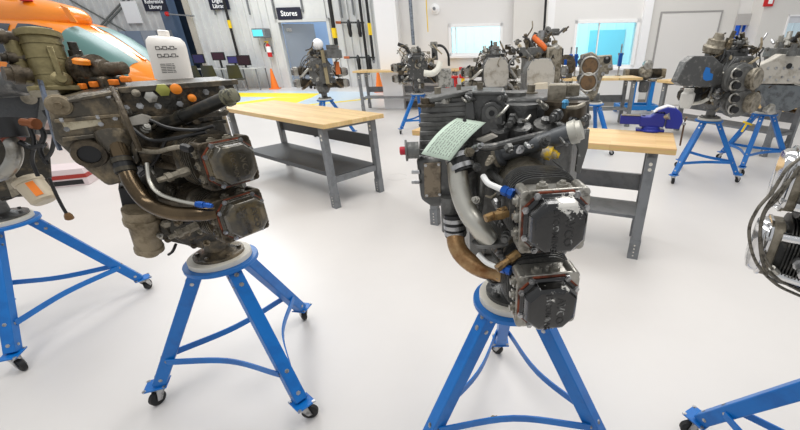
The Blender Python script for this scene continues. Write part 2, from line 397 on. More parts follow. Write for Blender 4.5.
o = window(3, WF, sx[0], sx[1], sz[0], sz[1], G3, mat('strip_frame', (.75, .75, .76), .5), .02, (.5,))
MB().box(WF, (sx[0] - .02, sx[1] + .03), (-.08, .05), (sz[1] - .22, sz[1] + .02)).build('roller_blind_case', mat('blind_case', (.72, .71, .70), .5), o)
o = window(4, RF, rx0, rx0 + 1.6, 1.0, rz1, G4, TRIMW, .03)
MB().box(RF, (rx0, rx0 + 1.6), (0, .1), (rz1 - .16, rz1 - .02)).build('blind_case', mat('blind_case2', (.83, .84, .86), .5), o)
# seen through the glass: the facade over the road
EXT = mat('facade_cladding', (.90, .94, .95), .8); EXD = mat('facade_door', (.55, .80, .86), .6)
E0 = WF(0, 14, 0); EF = Fr(E0, math.atan(SL))
ex = MB().box(EF, (-14, 16), (0, 1), (-.1, 5))
for i in range(60): ex.box(EF, (-14 + i * .5, -13.97 + i * .5), (-.03, 0), (0, 5))
fac = thing('outside_building', E0, 'pale clad building across the yard seen through the windows', 'building')
ex.build('facade', EXT, fac)
def er(px, py): return on(px, py, E0, HN)
MB().box(EF, (lx(EF, er(589, 40)), lx(EF, er(624, 40))), (-.06, .02), (0, er(606, 30).z)).build('roller_door', EXD, fac)
# diagonal wind braces on the hangar wall
m_ = MB()
for a, b in (((93, 34), (124, 0)), ((70, 0), (150, 45)), ((97, 34), (129, 0))): m_.bar(hw(*a, .1), hw(*b, .1), .05, .05)
struct(m_.build('trim_wind_brace', mat('brace_steel', (.42, .43, .42), .5)))
m_ = MB()
for px in (212, 247, 272, 301, 340, 352): m_.box(Fr(hw(px, 2, .1), math.atan(SL)), (-.03, .03), (-.02, .02), (-.35 - (px % 7) * .05, 2.5))
struct(m_.build('trim_wall_slots', GREYP))

# ------------------------------------------------------------------ engine stands
def make_stand(label, blue=BLUE):
    t = thing('engine_stand', (0, 0, 0), label, 'engine stand', 'blue tripod engine stands')
    ring = MB().lathe((0, 0, .690), (0, 0, 1), [(0, .03), (0, .148), (.018, .148), (.018, .03)], 40).build('mounting_plate', blue, t, .002)
    MB().lathe((0, 0, .709), (0, 0, 1), [(0, .02), (0, .125), (.022, .125), (.024, .118), (.024, .02)], 40).build('turntable_disc', PLASTW, t)
    tops = []; feet = []; mids = []
    for k in range(3):
        a = R(120 * k); d = V((math.cos(a), math.sin(a), 0)); s = V((-d.y, d.x, 0))
        p0 = d * .095 + V((0, 0, .688)); p1 = d * .425 + V((0, 0, .105)); ax_ = (p1 - p0).normalized()
        nrm = s.cross(ax_).normalized()
        if nrm.dot(d) < 0: nrm = -nrm
        lg = MB()                                        # angle-iron leg: two flanges meeting at the outer edge
        hw_ = .027; th = .006; q = [(-hw_, hw_), (hw_, hw_), (hw_, -hw_), (hw_ - th, -hw_), (hw_ - th, hw_ - th), (-hw_, hw_ - th)]
        q = [(x, y) for x, y in ((-hw_, -hw_), (hw_, -hw_), (hw_, hw_), (-hw_, hw_))]
        lg.rings([[p + s * x + nrm * y for x, y in q] for p in (p0 - ax_ * .004, p1)])
        leg = lg.build('leg', blue, t, .004)
        b = MB()
        for f_ in (.05, .12, .77, .94):
            b.bolt(p0.lerp(p1, f_) + nrm * .027, nrm, .007, .003)
            b.bolt(p0.lerp(p1, f_) + s * .027, s, .006, .003); b.bolt(p0.lerp(p1, f_) - s * .027, -s, .006, .003)
        b.build('bolts', STEEL, leg)
        fo = d * .44; feet.append(fo); mids.append((p0.lerp(p1, .77), s, d))
        c = MB(); c.prism([fo + d * x + s * y + V((0, 0, .098)) for x, y in ((-.05, -.042), (.045, -.042), (.045, .042), (-.05, .042))], (0, 0, .008))
        cp = c.build('caster_plate', blue, t, .002)
        fk = MB(); sw = V((math.cos(a + .9), math.sin(a + .9), 0)); sp = V((-sw.y, sw.x, 0)); cc = fo + sw * .022 + V((0, 0, .036))
        fk.cyl(fo + V((0, 0, .078)), fo + V((0, 0, .099)), .026, .03, 14)
        for e in (-1, 1):
            fk.prism([fo + sp * e * .017 + sw * x + V((0, 0, z)) for x, z in ((-.022, .082), (.022, .082), (.034, .03), (.014, .026))], sp * e * .003)
        for e in (-.04, .04):
            for g_ in (-.034, .034): fk.bolt(fo + d * e + s * g_ + V((0, 0, .106)), (0, 0, 1), .006, .003)
        ca = fk.build('caster_fork', STEEL, t)
        MB().lathe(cc - sp * .013, sp, [(0, .008), (0, .03), (.004, .036), (.022, .036), (.026, .03), (.026, .008)], 24).build('wheel', RUBBER, ca)
    for k in range(3):
        p, s, d = mids[k]; p2, s2, d2 = mids[(k + 1) % 3]
        A = p + s * .028; B = p2 - s2 * .028; mid = (A + B) / 2
        m_ = mid - V((mid.x, mid.y, 0)).normalized() * .045
        MB().strip([A, m_, B], .032, .006).build('brace', blue, t)
    return t
stand0 = make_stand('tall blue tripod engine stand on casters under the oily brown engine with white filter')
STANDS = {}
def place_stand(key, c, deg, label=None):
    o = stand0 if not STANDS else copy_tree(stand0)
    STANDS[key] = o; o.location = (c[0], c[1], 0); o.rotation_euler = (0, 0, R(deg))
    if label: o['label'] = label
SC = {}
SC['L'] = (-1.125, 1.50); SC['C'] = (.155, 1.165); SC['F'] = (-2.63, 1.98); SC['G'] = (2.86, 4.62); SC['H'] = (3.78, 5.0)
SC['R'] = (1.17, .715); SC['B'] = (-.96, 7.88); SC['A'] = (-2.58, 7.3); SC['E'] = (1.95, 6.14); SC['c'] = (.38, 6.1); SC['d'] = (.86, 5.35)
place_stand('L', SC['L'], 81)
place_stand('C', SC['C'], 90, 'blue tripod engine stand under the charcoal engine that carries the green tag')
place_stand('F', SC['F'], 50, 'blue tripod engine stand cut by the left picture edge under the grey sump engine')
place_stand('G', SC['G'], 88, 'blue tripod engine stand under the engine with a blue paint mark, near the blue vise')
place_stand('H', SC['H'], 106, 'blue tripod engine stand with a yellow ribbon under the pale cased engine')
place_stand('B', SC['B'], 215, 'blue tripod engine stand under the cluttered engine with a white elbow pipe')
place_stand('R', SC['R'], 118, 'blue tripod engine stand at the lower right under the engine with chrome rocker covers')
place_stand('A', SC['A'], 268, 'blue tripod engine stand seen beyond the empty wooden workbench, near the stores door')
place_stand('E', SC['E'], 300, 'blue tripod engine stand with a yellow tag under the bare two-bore crankcase')
place_stand('c', SC['c'], 250, 'blue tripod engine stand hidden behind the charcoal engine, left of the pair')
place_stand('d', SC['d'], 30, 'blue tripod engine stand under the engine with the orange hose, behind the charcoal engine')

# ------------------------------------------------------------------ workbenches
def bench(label, cx, cy, ang, L, Wd, z, top, group='wooden topped workbenches', shelf=True, legm=GREYP, th=.045):
    t = thing('workbench', (cx, cy, 0), label, 'workbench', group); F = Fr((cx, cy, 0), ang)
    tp = MB().box(F, (-L / 2, L / 2), (-Wd / 2, Wd / 2), (z - th, z)).build('bench_top', top, t, .004)
    for sx_ in (-1, 1):
        X = sx_ * (L / 2 - .14)
        for sy_ in (-1, 1):
            Y = sy_ * (Wd / 2 - .07)
            m_ = MB()                                    # channel leg with holes and a foot
            m_.prism([F(X - .035, Y - .03, 0), F(X + .035, Y - .03, 0), F(X + .035, Y - .024, 0), F(X - .035, Y - .024, 0)], (0, 0, z - th))
            m_.prism([F(X - .035, Y - .024, 0), F(X - .029, Y - .024, 0), F(X - .029, Y + .03, 0), F(X - .035, Y + .03, 0)], (0, 0, z - th))
            m_.prism([F(X + .029, Y - .024, 0), F(X + .035, Y - .024, 0), F(X + .035, Y + .03, 0), F(X + .029, Y + .03, 0)], (0, 0, z - th))
            m_.box(F, (X - .04, X + .04), (Y - .036, Y + .03), (.0, .16))
            lg = m_.build('leg', legm, t)
            hb = MB()
            for zz in (.03, .06, .09, .12): hb.cyl(F(X, Y - .0365, zz), F(X, Y - .038, zz), .006, n=8)
            for zz in (z - .13, z - .17): hb.cyl(F(X, Y - .0305, zz), F(X, Y - .032, zz), .013, n=10)
            hb.build('bolt_holes', PLASTW if legm is GREYP else STEEL, lg)
        MB().box(F, (X - .02, X + .02), (-Wd / 2 + .1, Wd / 2 - .1), (.27, .33)).build('end_rail', legm, t)
        MB().box(F, (X - .03, X + .03), (-Wd / 2 + .04, Wd / 2 - .04), (z - th - .04, z - th)).build('top_rail', legm, t)
    if shelf:
        MB().box(F, (-L / 2 + .15, L / 2 - .15), (-Wd / 2 + .16, Wd / 2 - .06), (.325, .337)).box(F, (-L / 2 + .15, L / 2 - .15), (-Wd / 2 + .15, -Wd / 2 + .16), (.29, .337)).build('lower_shelf', DGREYP, t)
        MB().box(F, (-L / 2 + .12, L / 2 - .12), (Wd / 2 - .07, Wd / 2 - .05), (.52, .66)).build('back_rail', DGREYP, t)
    else:
        MB().box(F, (-L / 2 + .12, L / 2 - .12), (Wd / 2 - .08, Wd / 2 - .05), (.42, .56)).build('back_rail', legm, t)
        MB().box(F, (-L / 2 + .12, L / 2 - .12), (-Wd / 2 + .12, Wd / 2 - .12), (.31, .335)).build('lower_shelf', legm, t)
    return t
bench('wooden topped workbench with dark lower shelf between the two big engines', -2.05, 4.70, -.658, 2.3, .75, .90, OAK)
bench('wooden topped grey workbench carrying the blue vise', .57, 3.2, -.41, 2.06, .56, .90, OAK2, shelf=False)
bench('distant wooden topped grey workbench behind the row of engines, near the small cone', -1.55, 10.95, -.06, 2.75, .75, 1.0, OAK3, shelf=False)
bench('grey workbench running behind the two blue stands at right', 4.2, 6.5, R(-65), 2.2, .7, .93, OAK3, shelf=False)
bench('distant wooden topped workbench under the second window', 2.65, 8.2, -.05, 1.5, .6, .93, OAK3, shelf=False)

# ------------------------------------------------------------------ engine building blocks
LETC = mat('worn_cast_letters', (.27, .255, .23), .3, .4, (.42, .39, .33), 30)
def local(F, p):
    d = V(p) - F.o; return V((d.dot(F.x), d.dot(F.y), d.z))
def cylinder_part(t, F, y, z, s, x0, xh, xc, cov, cw=.078, ch=.072, barrel=ALUD, head=GREYC, gask=GASK, letters=True, let=None, r=.074, dy=0., screws=True):
    """one air-cooled cylinder along +-x: barrel, finned head, rocker box, gasket, cover"""
    X = F.x * s; P = lambda a, b=0, c=0: F(s * a, y + b, z + c)
    U = -F.z                                                     # reading direction of the cast letters
    m_ = MB().lathe(P(x0), X, [(0, r * .95), (.012, r * .95), (.012, r * .8), (.02, r * .8)], 24); m_.fins(P(x0 + .015), P(xh), r * .78, r, 11, 28)
    for k in range(8): m_.bolt(P(x0 + .012, math.cos(k * .785) * r * .87, math.sin(k * .785) * r * .87), X, .006, .008)
    cy = m_.build('cylinder', barrel, t)
    hd = MB(); n = 13; L = xc - .07 - xh
    for i in range(n):
        a = xh + L * i / n; k = 1.0 + .12 * math.sin(math.pi * i / n)
        hd.prism([P(a, p * k, q * k) for p, q in rrect(r * 1.08, r * 1.02, r * .7)], X * L / n * .62)
    hd.prism([P(xh, p, q) for p, q in rrect(r * .9, r * .85, r * .6)], X * L)
    hd.build('cylinder_head', head, cy)
    rb = MB().prism([P(xc - .072, p, q) for p, q in rrect(cw * .96, ch * .95, .02)], X * .068)
    for a, b in ((-1, -1), (1, -1), (1, 1), (-1, 1)):
        rb.cyl(P(xc - .06, a * cw * .92, b * ch * .92), P(xc - .002, a * cw * .92, b * ch * .92), .012, n=12)
    rb.prism([P(xc - .009, p, q) for p, q in OCT(cw * 1.1, ch * 1.1, .02)], X * .007)
    rb.build('rocker_box', ALU if head is not DIRTY else GRIME, cy, .002)
    if letters:
        x = MB()
        for c in (-.55, .05, .6):
            x.lathe(P(xc - .035, -cw * .9 * s, ch * c), F.y * -s, [(0, .015), (.016, .014), (.0161, .008), (.022, .008)], 12)
        for c in (-.3, .35): x.lathe(P(xc - .035, cw * c, ch * .9), F.z, [(0, .014), (.014, .013), (.0141, .007), (.02, .007)], 12)
        x.build('rocker_bosses', ALU if head is not DIRTY else ALUD, cy)
        x = MB()
        for c in (-.55, .05, .6): x.lathe(P(xc - .035, -cw * 1.19 * s, ch * c), F.y * -s, [(0, .0065), (.0015, .0065)], 10)
        x.build('boss_bores', BLACK, cy)
    MB().prism([P(xc - .0025, p, q) for p, q in OCT(cw * 1.05, ch * 1.05, .036)], X * .003).build('gasket', gask, cy)
    sq = V((0, 0, 0))
    cvb = MB().dome(P(xc), F.y, F.z, X, OCT(1.0, 1.0, .42), []) if False else MB()
    ring = lambda k, h: [P(xc + h, p * k, q * k) for p, q in OCT(cw, ch, .034)]
    rin = lambda k, h: [P(xc + h, p * k, q * k) for p, q in OCT(cw, ch, .030)]
    cvb.rings([ring(1, 0), ring(1, .006), ring(.90, .008), ring(.885, .024), ring(.84, .034), rin(.74, .039), rin(.5, .040)])
    cvb.build('rocker_cover', cov, cy, .0015)
    if screws:
        sb = MB()
        for p, q in OCT(cw * .96, ch * .96, .05)[::1]: pass
        for p, q in ((-.62, .93), (.62, .93), (-.95, -.45), (.95, .45), (.62, -.93), (-.62, -.93), (-.95, .5)): sb.bolt(P(xc + .007, p * cw, q * ch), X, .0055, .005)
        sb.build('cover_screws', STEEL, cy)
    if letters:
        lm = let or LETC; yv = F.y * s
        lettering('AVCO', P(xc + .039, cw * .26 * s, -.004), -F.z, yv, .027, lm, cy, .0018)
        lettering('LYCOMING', P(xc + .039, -cw * .16 * s, -.004), -F.z, yv, .0195, lm, cy, .0018)
    return cy
def flange_part(t, F, r=.105, mt=GREYC):
    m_ = MB().lathe(F(0, 0, 0), F.z, [(0, .04), (0, r), (.012, r), (.014, r * .75), (.03, .05), (.09, .05), (.095, .085), (.13, .10), (.14, .10)], 36)
    for k in range(6): m_.bolt(F(math.cos(k * 1.047) * r * .8, math.sin(k * 1.047) * r * .8, .011), F.z, .009, .012)
    return m_.build('propeller_flange', mt, t)

# ------------------------------------------------------------------ left engine (oily brown)
F = Fr((SC['L'][0], SC['L'][1], .733), R(-32)); FLL = F
eL = thing('aircraft_engine', F.o, 'oily brown aircraft engine with white oil filter and olive canister on top', 'aircraft engine', 'aircraft engines on stands')
flange_part(eL, F, .10, DIRTY)
cc = MB()
prof = [(-.10, -.17), (.10, -.17), (.125, -.11), (.125, .12), (.06, .17), (-.06, .17), (-.125, .12), (-.125, -.11)]
cc.rings([[F(x * k, y * k, z) for x, y in prof] for z, k in ((.10, .66), (.17, .95), (.20, 1.0), (.58, 1.0), (.60, 1.06), (.635, 1.06))])
for z in (.22, .34, .46, .56): cc.box(F, (-.132, .132), (-.13, .13), (z, z + .014))
for z in (.2, .28, .36, .44, .52):
    for y in (-.1, .1): cc.bolt(F(.132, y, z), F.x, .009, .012)
cc.build('crankcase', DIRTY2, eL, .004)
cl = []
for (px, py), ltr in (((232, 163), 1), ((244, 216), 1)):
    q = local(F, on(px, py, F(.45, 0, 0), F.x)); cl.append(q)
    cylinder_part(eL, F, q.y, q.z, 1, .125, .25, .445, COVB, .076, .070, GRIME, DIRTY, GASK, True, None, .076)
for dz in (-.03,):
    for q in cl: cylinder_part(eL, F, q.y * .3, q.z + dz, -1, .125, .25, .445, COVB, .076, .070, GRIME, DIRTY, GASK, False, None, .076, screws=False)
# sump: a big casting towards the camera's left, its front plane sloping outline
n = V((.62, -.78, 0)).normalized(); P0 = F(.13, -.2, 0)
def slab(pts, p0, n, d, name, mt, par, bevel=.004):
    return MB().prism([on(a, b, p0, n) for a, b in pts], V(n) * -d).build(name, mt, par, bevel)
sump = slab([(46, 103), (84, 93), (118, 90), (131, 128), (133, 180), (108, 187), (86, 170), (54, 140)], P0, n, .20, 'oil_sump', DIRTY, eL, .012)
x = MB()
x.prism([on(a, b, P0, n) for a, b in ((54, 119), (122, 113), (124, 117), (55, 123))], n * .008)
x.prism([on(a, b, P0, n) for a, b in ((62, 137), (127, 130), (128, 134), (63, 142))], n * .010)
x.prism([on(a, b, P0, n) for a, b in ((112, 90), (118, 90), (140, 160), (136, 164), (128, 140))], n * .012)
x.prism([on(a, b, P0, n) for a, b in ((46, 103), (118, 90), (119, 94), (47, 107))], n * .012)
x.build('casting_ribs', DIRTY, sump, .003)
MB().prism([on(a, b, P0, n) for a, b in ((60, 119), (99, 115), (103, 125), (66, 131))], n * .004).build('data_plate', PLATE, sump, .001)
b = MB()
for a, c in ((62, 120), (98, 117), (101, 124), (67, 129), (115, 118), (117, 135), (133, 158), (108, 96)): b.bolt(on(a, c, P0, n) + n * .006, n, .005, .004)
b.build('bolts', STEEL, sump)
q = on(59, 105, P0, n)
MB().lathe(q, n, [(0, .03), (.008, .03), (.01, .026), (.014, .026), (.016, .016), (.018, .01), (.026, .01)], 24).build('filler_plug', TAN, sump, .001)
q = on(90, 153, P0, n)
MB().lathe(q - n * .05, n, [(0, .028), (.05, .028), (.08, .028), (.08, .041), (.05, .046)], 28).build('intake_port', GRIME, sump)
MB().lathe(q + n * .016, n, [(0, .027), (.004, .027)], 24).build('port_bore', BLACK, sump)
# accessory housing across the top
P1 = F(.13, -.1, 0)
top = slab([(50, 101), (110, 88), (232, 80), (236, 92), (222, 116), (170, 121), (118, 122), (112, 104)], P1, n, .30, 'accessory_housing', DIRTY2, eL, .008)
x = MB()
x.prism([on(a, b, P1, n) for a, b in ((118, 87), (236, 79), (237, 84), (120, 93))], n * .03)
x.prism([on(a, b, P1, n) for a, b in ((120, 118), (228, 110), (226, 115), (122, 124))], n * .025)
x.prism([on(a, b, P1, n) for a, b in ((104, 93), (111, 92), (128, 121), (122, 124))], n * .035)
x.build('flange_ribs', DIRTY, top, .002)
for (px, py, r, mt, nm, k) in ((151, 97, .019, ALU, 'hex_plug', 6), (163, 90, .021, mat('olive_plug', (.62, .62, .30), .4, .3), 'hex_plug', 6), (176, 89, .017, ORANGE, 'orange_cap', 20), (192, 98, .013, ORANGE, 'orange_cap', 20), (136, 93, .012, ALUD, 'fitting', 12)):
    q = on(px, py, P1 + n * .03, n)
    MB().lathe(q - n * .035, n, [(0, r * .7), (.03, r * .7), (.0301, r), (.045, r * .95), (.048, r * .6), (.05, r * .3)], k).build(nm, mt, top)
b = MB()
for a, c in ((126, 108), (140, 106), (158, 106), (180, 104), (206, 92), (222, 88), (210, 104), (146, 116), (200, 112)): b.bolt(on(a, c, P1 + n * .002, n), n, .007, .008)
b.build('bolts', STEEL, top)
slab([(126, 119), (142, 114), (152, 117), (148, 124), (130, 126)], P1 + n * .03, n, .02, 'lug_plate', CREAMC, top, .002)
# oil filler tube
A = F(.02, -.13, .565); A = on(160, 127, F(.13, -.10, 0), n); B = at(232, 96, 1.28)
d = (B - A).normalized(); L = (B - A).length
MB().lathe(A, d, [(0, .022), (L * .3, .020), (L * .3, .024), (L * .36, .024), (L * .36, .0215), (L * .94, .0215)], 20).build('filler_tube', TUBEK, eL)
MB().lathe(A + d * L * .93, d, [(0, .027), (.012, .027), (.014, .022), (.034, .022), (.036, .016)], 20).build('filler_cap', mat('worn_cap', (.45, .44, .36), .4, .4, (.2, .2, .18), 40), eL)
# intake pipe with hose and clamps
pipe = [at(116, 142, 1.22), at(124, 163, 1.2), at(132, 183, 1.17), at(148, 203, 1.15), at(172, 213, 1.13), at(200, 214, 1.13), at(216, 212, 1.15)]
MB().tube(pipe, .0235, 16).build('intake_pipe', BRONZE, eL)
dh = (pipe[2] - pipe[0]).normalized()
hz = MB().lathe(at(121, 158, 1.205), dh, [(0, .027), (.05, .027)], 20).build('rubber_hose', BLACK, eL)
x = MB()
for f_ in (.004, .034): x.lathe(at(121, 158, 1.205) + dh * f_, dh, [(0, .0295), (.013, .0295)], 20)
x.build('hose_clamp', mat('dark_clamp', (.30, .28, .24), .35, .7), hz)
MB().lathe(at(112, 133, 1.24), dh, [(0, .045), (.03, .042), (.05, .03), (.06, .028)], 20).build('pipe_elbow', DIRTY, eL)
# fuel line with blue fitting, upper drain line
MB().tube([at(147, 163, 1.2), at(150, 182, 1.17), at(160, 194, 1.15), at(180, 201, 1.13), at(196, 204, 1.12)], .0065, 10).build('injector_line', SILVP, eL)
MB().lathe(at(196, 204, 1.12), at(214, 206, 1.12) - at(196, 204, 1.12), [(0, .009), (.012, .011), (.024, .011), (.026, .008), (.04, .009), (.05, .006)], 8).build('blue_fitting', BLUEF, eL)
MB().tube([at(138, 150, 1.22), at(156, 152, 1.18), at(172, 148, 1.16), at(190, 146, 1.15)], .007, 10).build('drain_tube', ALUD, eL)
MB().lathe(at(183, 147, 1.15), at(193, 150, 1.14) - at(183, 147, 1.15), [(0, .012), (.02, .014), (.03, .010)], 8).build('tube_nut', BLACK, eL)
for k, (px, py) in enumerate(((172, 176), (182, 232))):            # spark plugs
    q = at(px, py, 1.16); a_ = V((-.55, -.8, -.1)).normalized()
    MB().lathe(q + a_ * -.05, a_, [(0, .014), (.03, .014), (.0301, .011), (.05, .011), (.051, .015), (.066, .015), (.067, .009), (.09, .008)], 6).build('spark_plug', ALUD, eL)
for k in range(2):                                                    # pushrod tubes
    for j in (0, 1):
        q = cl[k]; MB().cyl(F(.12, q.y - .085 - .02 * j, q.z - .03 + .06 * j), F(.40, q.y - .045, q.z - .025 + .05 * j), .011, n=12).build('pushrod_tube', GRIME, eL)
        MB().fins(F(.36, q.y - .06, q.z - .026 + .051 * j), F(.40, q.y - .045, q.z - .025 + .05 * j), .012, .016, 4, 14).build('rubber_seal', BLACK, eL)
# starter motor and its mount, below left
slab([(118, 188), (142, 186), (146, 213), (124, 215)], F(.06, -.17, 0), n, .1, 'starter_mount', BLACK, eL, .004)
A = at(139, 208, 1.27); B = at(151, 254, 1.29); d = B - A
MB().lathe(A, d, [(0, .05), (d.length * .18, .05), (d.length * .19, .054), (d.length * .28, .054), (d.length * .29, .044), (d.length * .8, .042), (d.length * .82, .046), (d.length * .9, .046), (d.length * .92, .03), (d.length, .026)], 22).build('starter_motor', TAN, eL)
slab([(150, 200), (196, 222), (205, 250), (160, 240)], F(.10, -.08, 0), n, .2, 'nose_case', DIRTY2, eL, .01)
b = MB()
for a, c in ((160, 222), (174, 226), (186, 236), (168, 240), (194, 246)): b.bolt(on(a, c, F(.10, -.08, 0), n), n, .008, .012)
b.build('bolts', GRIME, eL)
# oil filter on a bracket, standing on the housing
fq = at(175, 80, 1.72)
fl = MB().lathe(fq, (.10, .0, 1), [(0, .055), (.004, .066), (.02, .066), (.125, .066), (.145, .063), (.158, .052), (.162, .03)], 36).build('oil_filter', FILTW, eL)
top_ = fq + V((.10, 0, 1)).normalized() * .16
MB().lathe(top_, (.10, 0, 1), [(0, .019), (.022, .019), (.024, .014)], 6).build('filter_nut', FILTW, fl)
MB().lathe(fq - V((0, 0, .03)), (0, 0, 1), [(0, .05), (.03, .06)], 24).build('filter_base', GRIME, eL)
ns = V((.40, -.92, 0)).normalized(); us = V((.92, .40, 0)).normalized(); x = MB()
for r_ in range(2):
    for k in range(3):
        a0 = -.38 + k * .36; z = .115 - r_ * .027
        for j, (w_, h__) in enumerate(((.013, .011), (.006, .004))):
            cs = []
            for aa, zz in ((a0, z), (a0 + w_ / .0665, z), (a0 + w_ / .0665, z + h__), (a0, z + h__)):
                a1 = aa + j * .24; cs.append(fq + V((.0085 + .0, 0, 0)) * 0 + V((.10, 0, 1)).normalized() * zz + (ns * math.cos(a1) + us * math.sin(a1)) * .0668)
            if j == 0:
                for e in range(4):
                    x.bar(cs[e], cs[(e + 1) % 4], .0018, .001, ns)
            else: x.prism(cs, ns * .0004)
for k in range(6):
    for j in range(3): 
        a0 = -.36 + j * .30; z = .062 - k * .006
        cs = [fq + V((.10, 0, 1)).normalized() * zz + (ns * math.cos(a1) + us * math.sin(a1)) * .0667 for a1, zz in ((a0, z), (a0 + (.27 if j < 2 else .1 + .02 * (k % 3)), z), (a0 + (.27 if j < 2 else .1 + .02 * (k % 3)), z + .002), (a0, z + .002))]
        x.prism(cs, ns * .0003)
x.build('filter_print', PRINT, fl)
# olive canister (governor) with lugs, and the side pump behind it
A = at(59, 90, 1.36); B = at(37, 31, 1.40); d = (B - A); L = d.length
ol = MB().lathe(A, d, [(0, .056), (L * .08, .056), (L * .09, .05), (L * .86, .049), (L * .87, .056), (L * .97, .056), (L * .975, .05), (L, .046)], 28).build('olive_canister', OLIVE, eL)
x = MB()
dn = d.normalized(); vc = (EYE - A).normalized(); vc = (vc - dn * vc.dot(dn)).normalized(); vr = dn.cross(vc)
if vr.x < 0: vr = -vr
for f_ in (.22, .5, .74): x.lathe(A + dn * L * f_, dn, [(0, .0515), (.006, .0515)], 28)
x.box(Fr((0, 0, 0)), (0, 0), (0, 0), (0, 0)) if False else None
x.build('canister_bands', OLIVE, ol)
lug = A + dn * L * .12 + vc * .053 + vr * .015
MB().lathe(lug - vc * .03, vc, [(0, .026), (.03, .026), (.034, .02), (.036, .013), (.05, .013)], 16).build('canister_lug', OLIVE, ol)
MB().bar(lug, lug + dn * .10 - vc * .002, .016, .02, vc).build('lug_arm', OLIVE, ol, .003)
MB().prism([A - dn * .012 + vr * a_ + vc * c_ for a_, c_ in rrect(.07, .062, .02)], dn * .014).build('canister_flange', OLIVE, ol, .002)
for f_, r_, ln, o_ in ((.86, .022, .075, -.02), (.52, .018, .06, 0), (.25, .03, .065, .01)):
    p = A + dn * L * f_ - vr * .045
    MB().lathe(p, -vr + vc * .3, [(0, r_ * .8), (ln * .4, r_ * .8), (ln * .41, r_), (ln * .75, r_), (ln * .76, r_ * .7), (ln, r_ * .7)], 16).build('canister_port', GRIME, ol)
p = A + dn * L * .5 - vr * .065
MB().cyl(p - dn * .07, p + dn * .07, .02, n=14).build('control_spool', OLIVE, ol)
A = at(82, 72, 1.42); B = at(124, 68, 1.40); d = B - A; L = d.length
pm = MB().lathe(A, d, [(0, .05), (L * .12, .054), (L * .13, .042), (L * .3, .042), (L * .31, .05), (L * .42, .05), (L * .43, .034), (L * .62, .03), (L * .63, .022), (L, .02), (L * 1.02, .014)], 22).build('side_pump', GRIME, eL)
MB().lathe(at(82, 64, 1.37), at(80, 56, 1.37) - at(82, 64, 1.37), [(0, .022), (.012, .022), (.016, .016)], 16).build('orange_cap', ORANGE, pm)
MB().lathe(at(78, 60, 1.43), at(73, 46, 1.43) - at(78, 60, 1.43), [(0, .02), (.03, .018), (.031, .013), (.055, .012)], 12).build('pump_elbow', DIRTY2, pm)
MB().box(Fr(at(86, 84, 1.42), R(-10)), (-.03, .12), (-.04, .04), (-.02, .025)).build('pump_bracket', DIRTY2, eL, .006)
for px, py, s_ in ((83, 87, 6), (94, 85, 7), (114, 83, 9), (126, 80, 10)): 
    MB().box(Fr(at(px, py, 1.36), R(-20)), (-.0018 * s_, .0018 * s_), (-.008, .008), (-.007, .011)).build('orange_gap_block', CARD, eL, .003)  # added orange blocks, standing in for helicopter orange glimpsed through the gaps
# left edge strap, link and nearby plumbing
MB().strip([at(40, 80, 1.3), at(46, 102, 1.23), at(54, 134, 1.2), at(60, 150, 1.2)], .022, .008, F.x).build('blue_grey_strap', mat('blue_grey_strap', (.33, .37, .44), .45, .3, (.2, .2, .2), 20), eL)
MB().tube([at(112, 88, 1.3), at(120, 104, 1.2), at(132, 132, 1.18), at(140, 150, 1.2)], .007, 8).build('control_rod', GRIME, eL)
for pts, r_ in (([(150, 120), (170, 128), (196, 130), (214, 126)], .005), ([(128, 125), (150, 140), (176, 138), (206, 132)], .006), ([(140, 175), (156, 160), (166, 140)], .005)):
    MB().tube([at(a, b_, 1.24) for a, b_ in pts], r_, 8).build('ignition_lead', BLACK, eL)

# ------------------------------------------------------------------ centre engine (charcoal, green tag)
F = Fr((SC['C'][0], SC['C'][1], .733), R(-83)); FCC = F
eC = thing('aircraft_engine', F.o, 'charcoal aircraft engine with chipped black rocker covers and silver and rusty pipes', 'aircraft engine', 'aircraft engines on stands')
flange_part(eC, F, .10, DARKC)
cc = MB()
cc.rings([[F(x * k, y * k, z) for x, y in prof] for z, k in ((.10, .62), (.16, .9), (.19, 1.0), (.56, 1.0), (.58, 1.06), (.60, 1.06))])
for z in (.22, .34, .46): cc.box(F, (-.132, .132), (-.13, .13), (z, z + .014))
cc.build('crankcase', GREYC, eC, .004)
cl = []
for px, py in ((555, 223), (548, 302)):
    q = local(F, on(px, py, F(.42, 0, 0), F.x)); cl.append(q)
    cylinder_part(eC, F, q.y, q.z, 1, .125, .24, .415, COVK, .070, .068, ALUD, DARKC, GASK, True, mat('chipped_letters', (.12, .12, .12), .3, 0, (.55, .55, .54), 40, .55, .6), .074)
for q in cl: cylinder_part(eC, F, q.y * .3, q.z - .03, -1, .125, .24, .415, COVK, .070, .068, ALUD, DARKC, GASK, False, None, .074, screws=False)
n = V((-.10, -.995, 0)).normalized(); P0 = V((0, 1.0, 0)); Pm = V((0, .96, 0))
# sump block on the left: ribbed upper block, smooth lower box
sump = slab([(415, 157), (474, 154), (478, 206), (431, 208), (420, 201)], P0, n, .20, 'oil_sump', DARKC, eC, .014)
up = slab([(421, 98), (472, 94), (473, 158), (418, 158)], P0 + V((0, .03, 0)), n, .24, 'upper_sump', GREYC, eC, .008)
x = MB()
for y0 in (103, 113, 122, 131, 140, 149): x.prism([on(a, b, P0 + V((0, .03, 0)), n) for a, b in ((420, y0), (470, y0 - 2), (470, y0 + 3), (420, y0 + 5))], n * .006)
x.build('casting_ribs', GREYC, up, .004)
MB().prism([on(a, b, P0, n) for a, b in ((424, 163), (441, 162), (441, 196), (425, 197))], n * .005).build('tan_plate', TANPL, sump, .001)
b = MB()
for a, c in ((426, 165), (439, 164), (440, 194), (427, 195)): b.bolt(on(a, c, P0, n) + n * .005, n, .003, .002)
b.build('bolts', STEEL, sump)
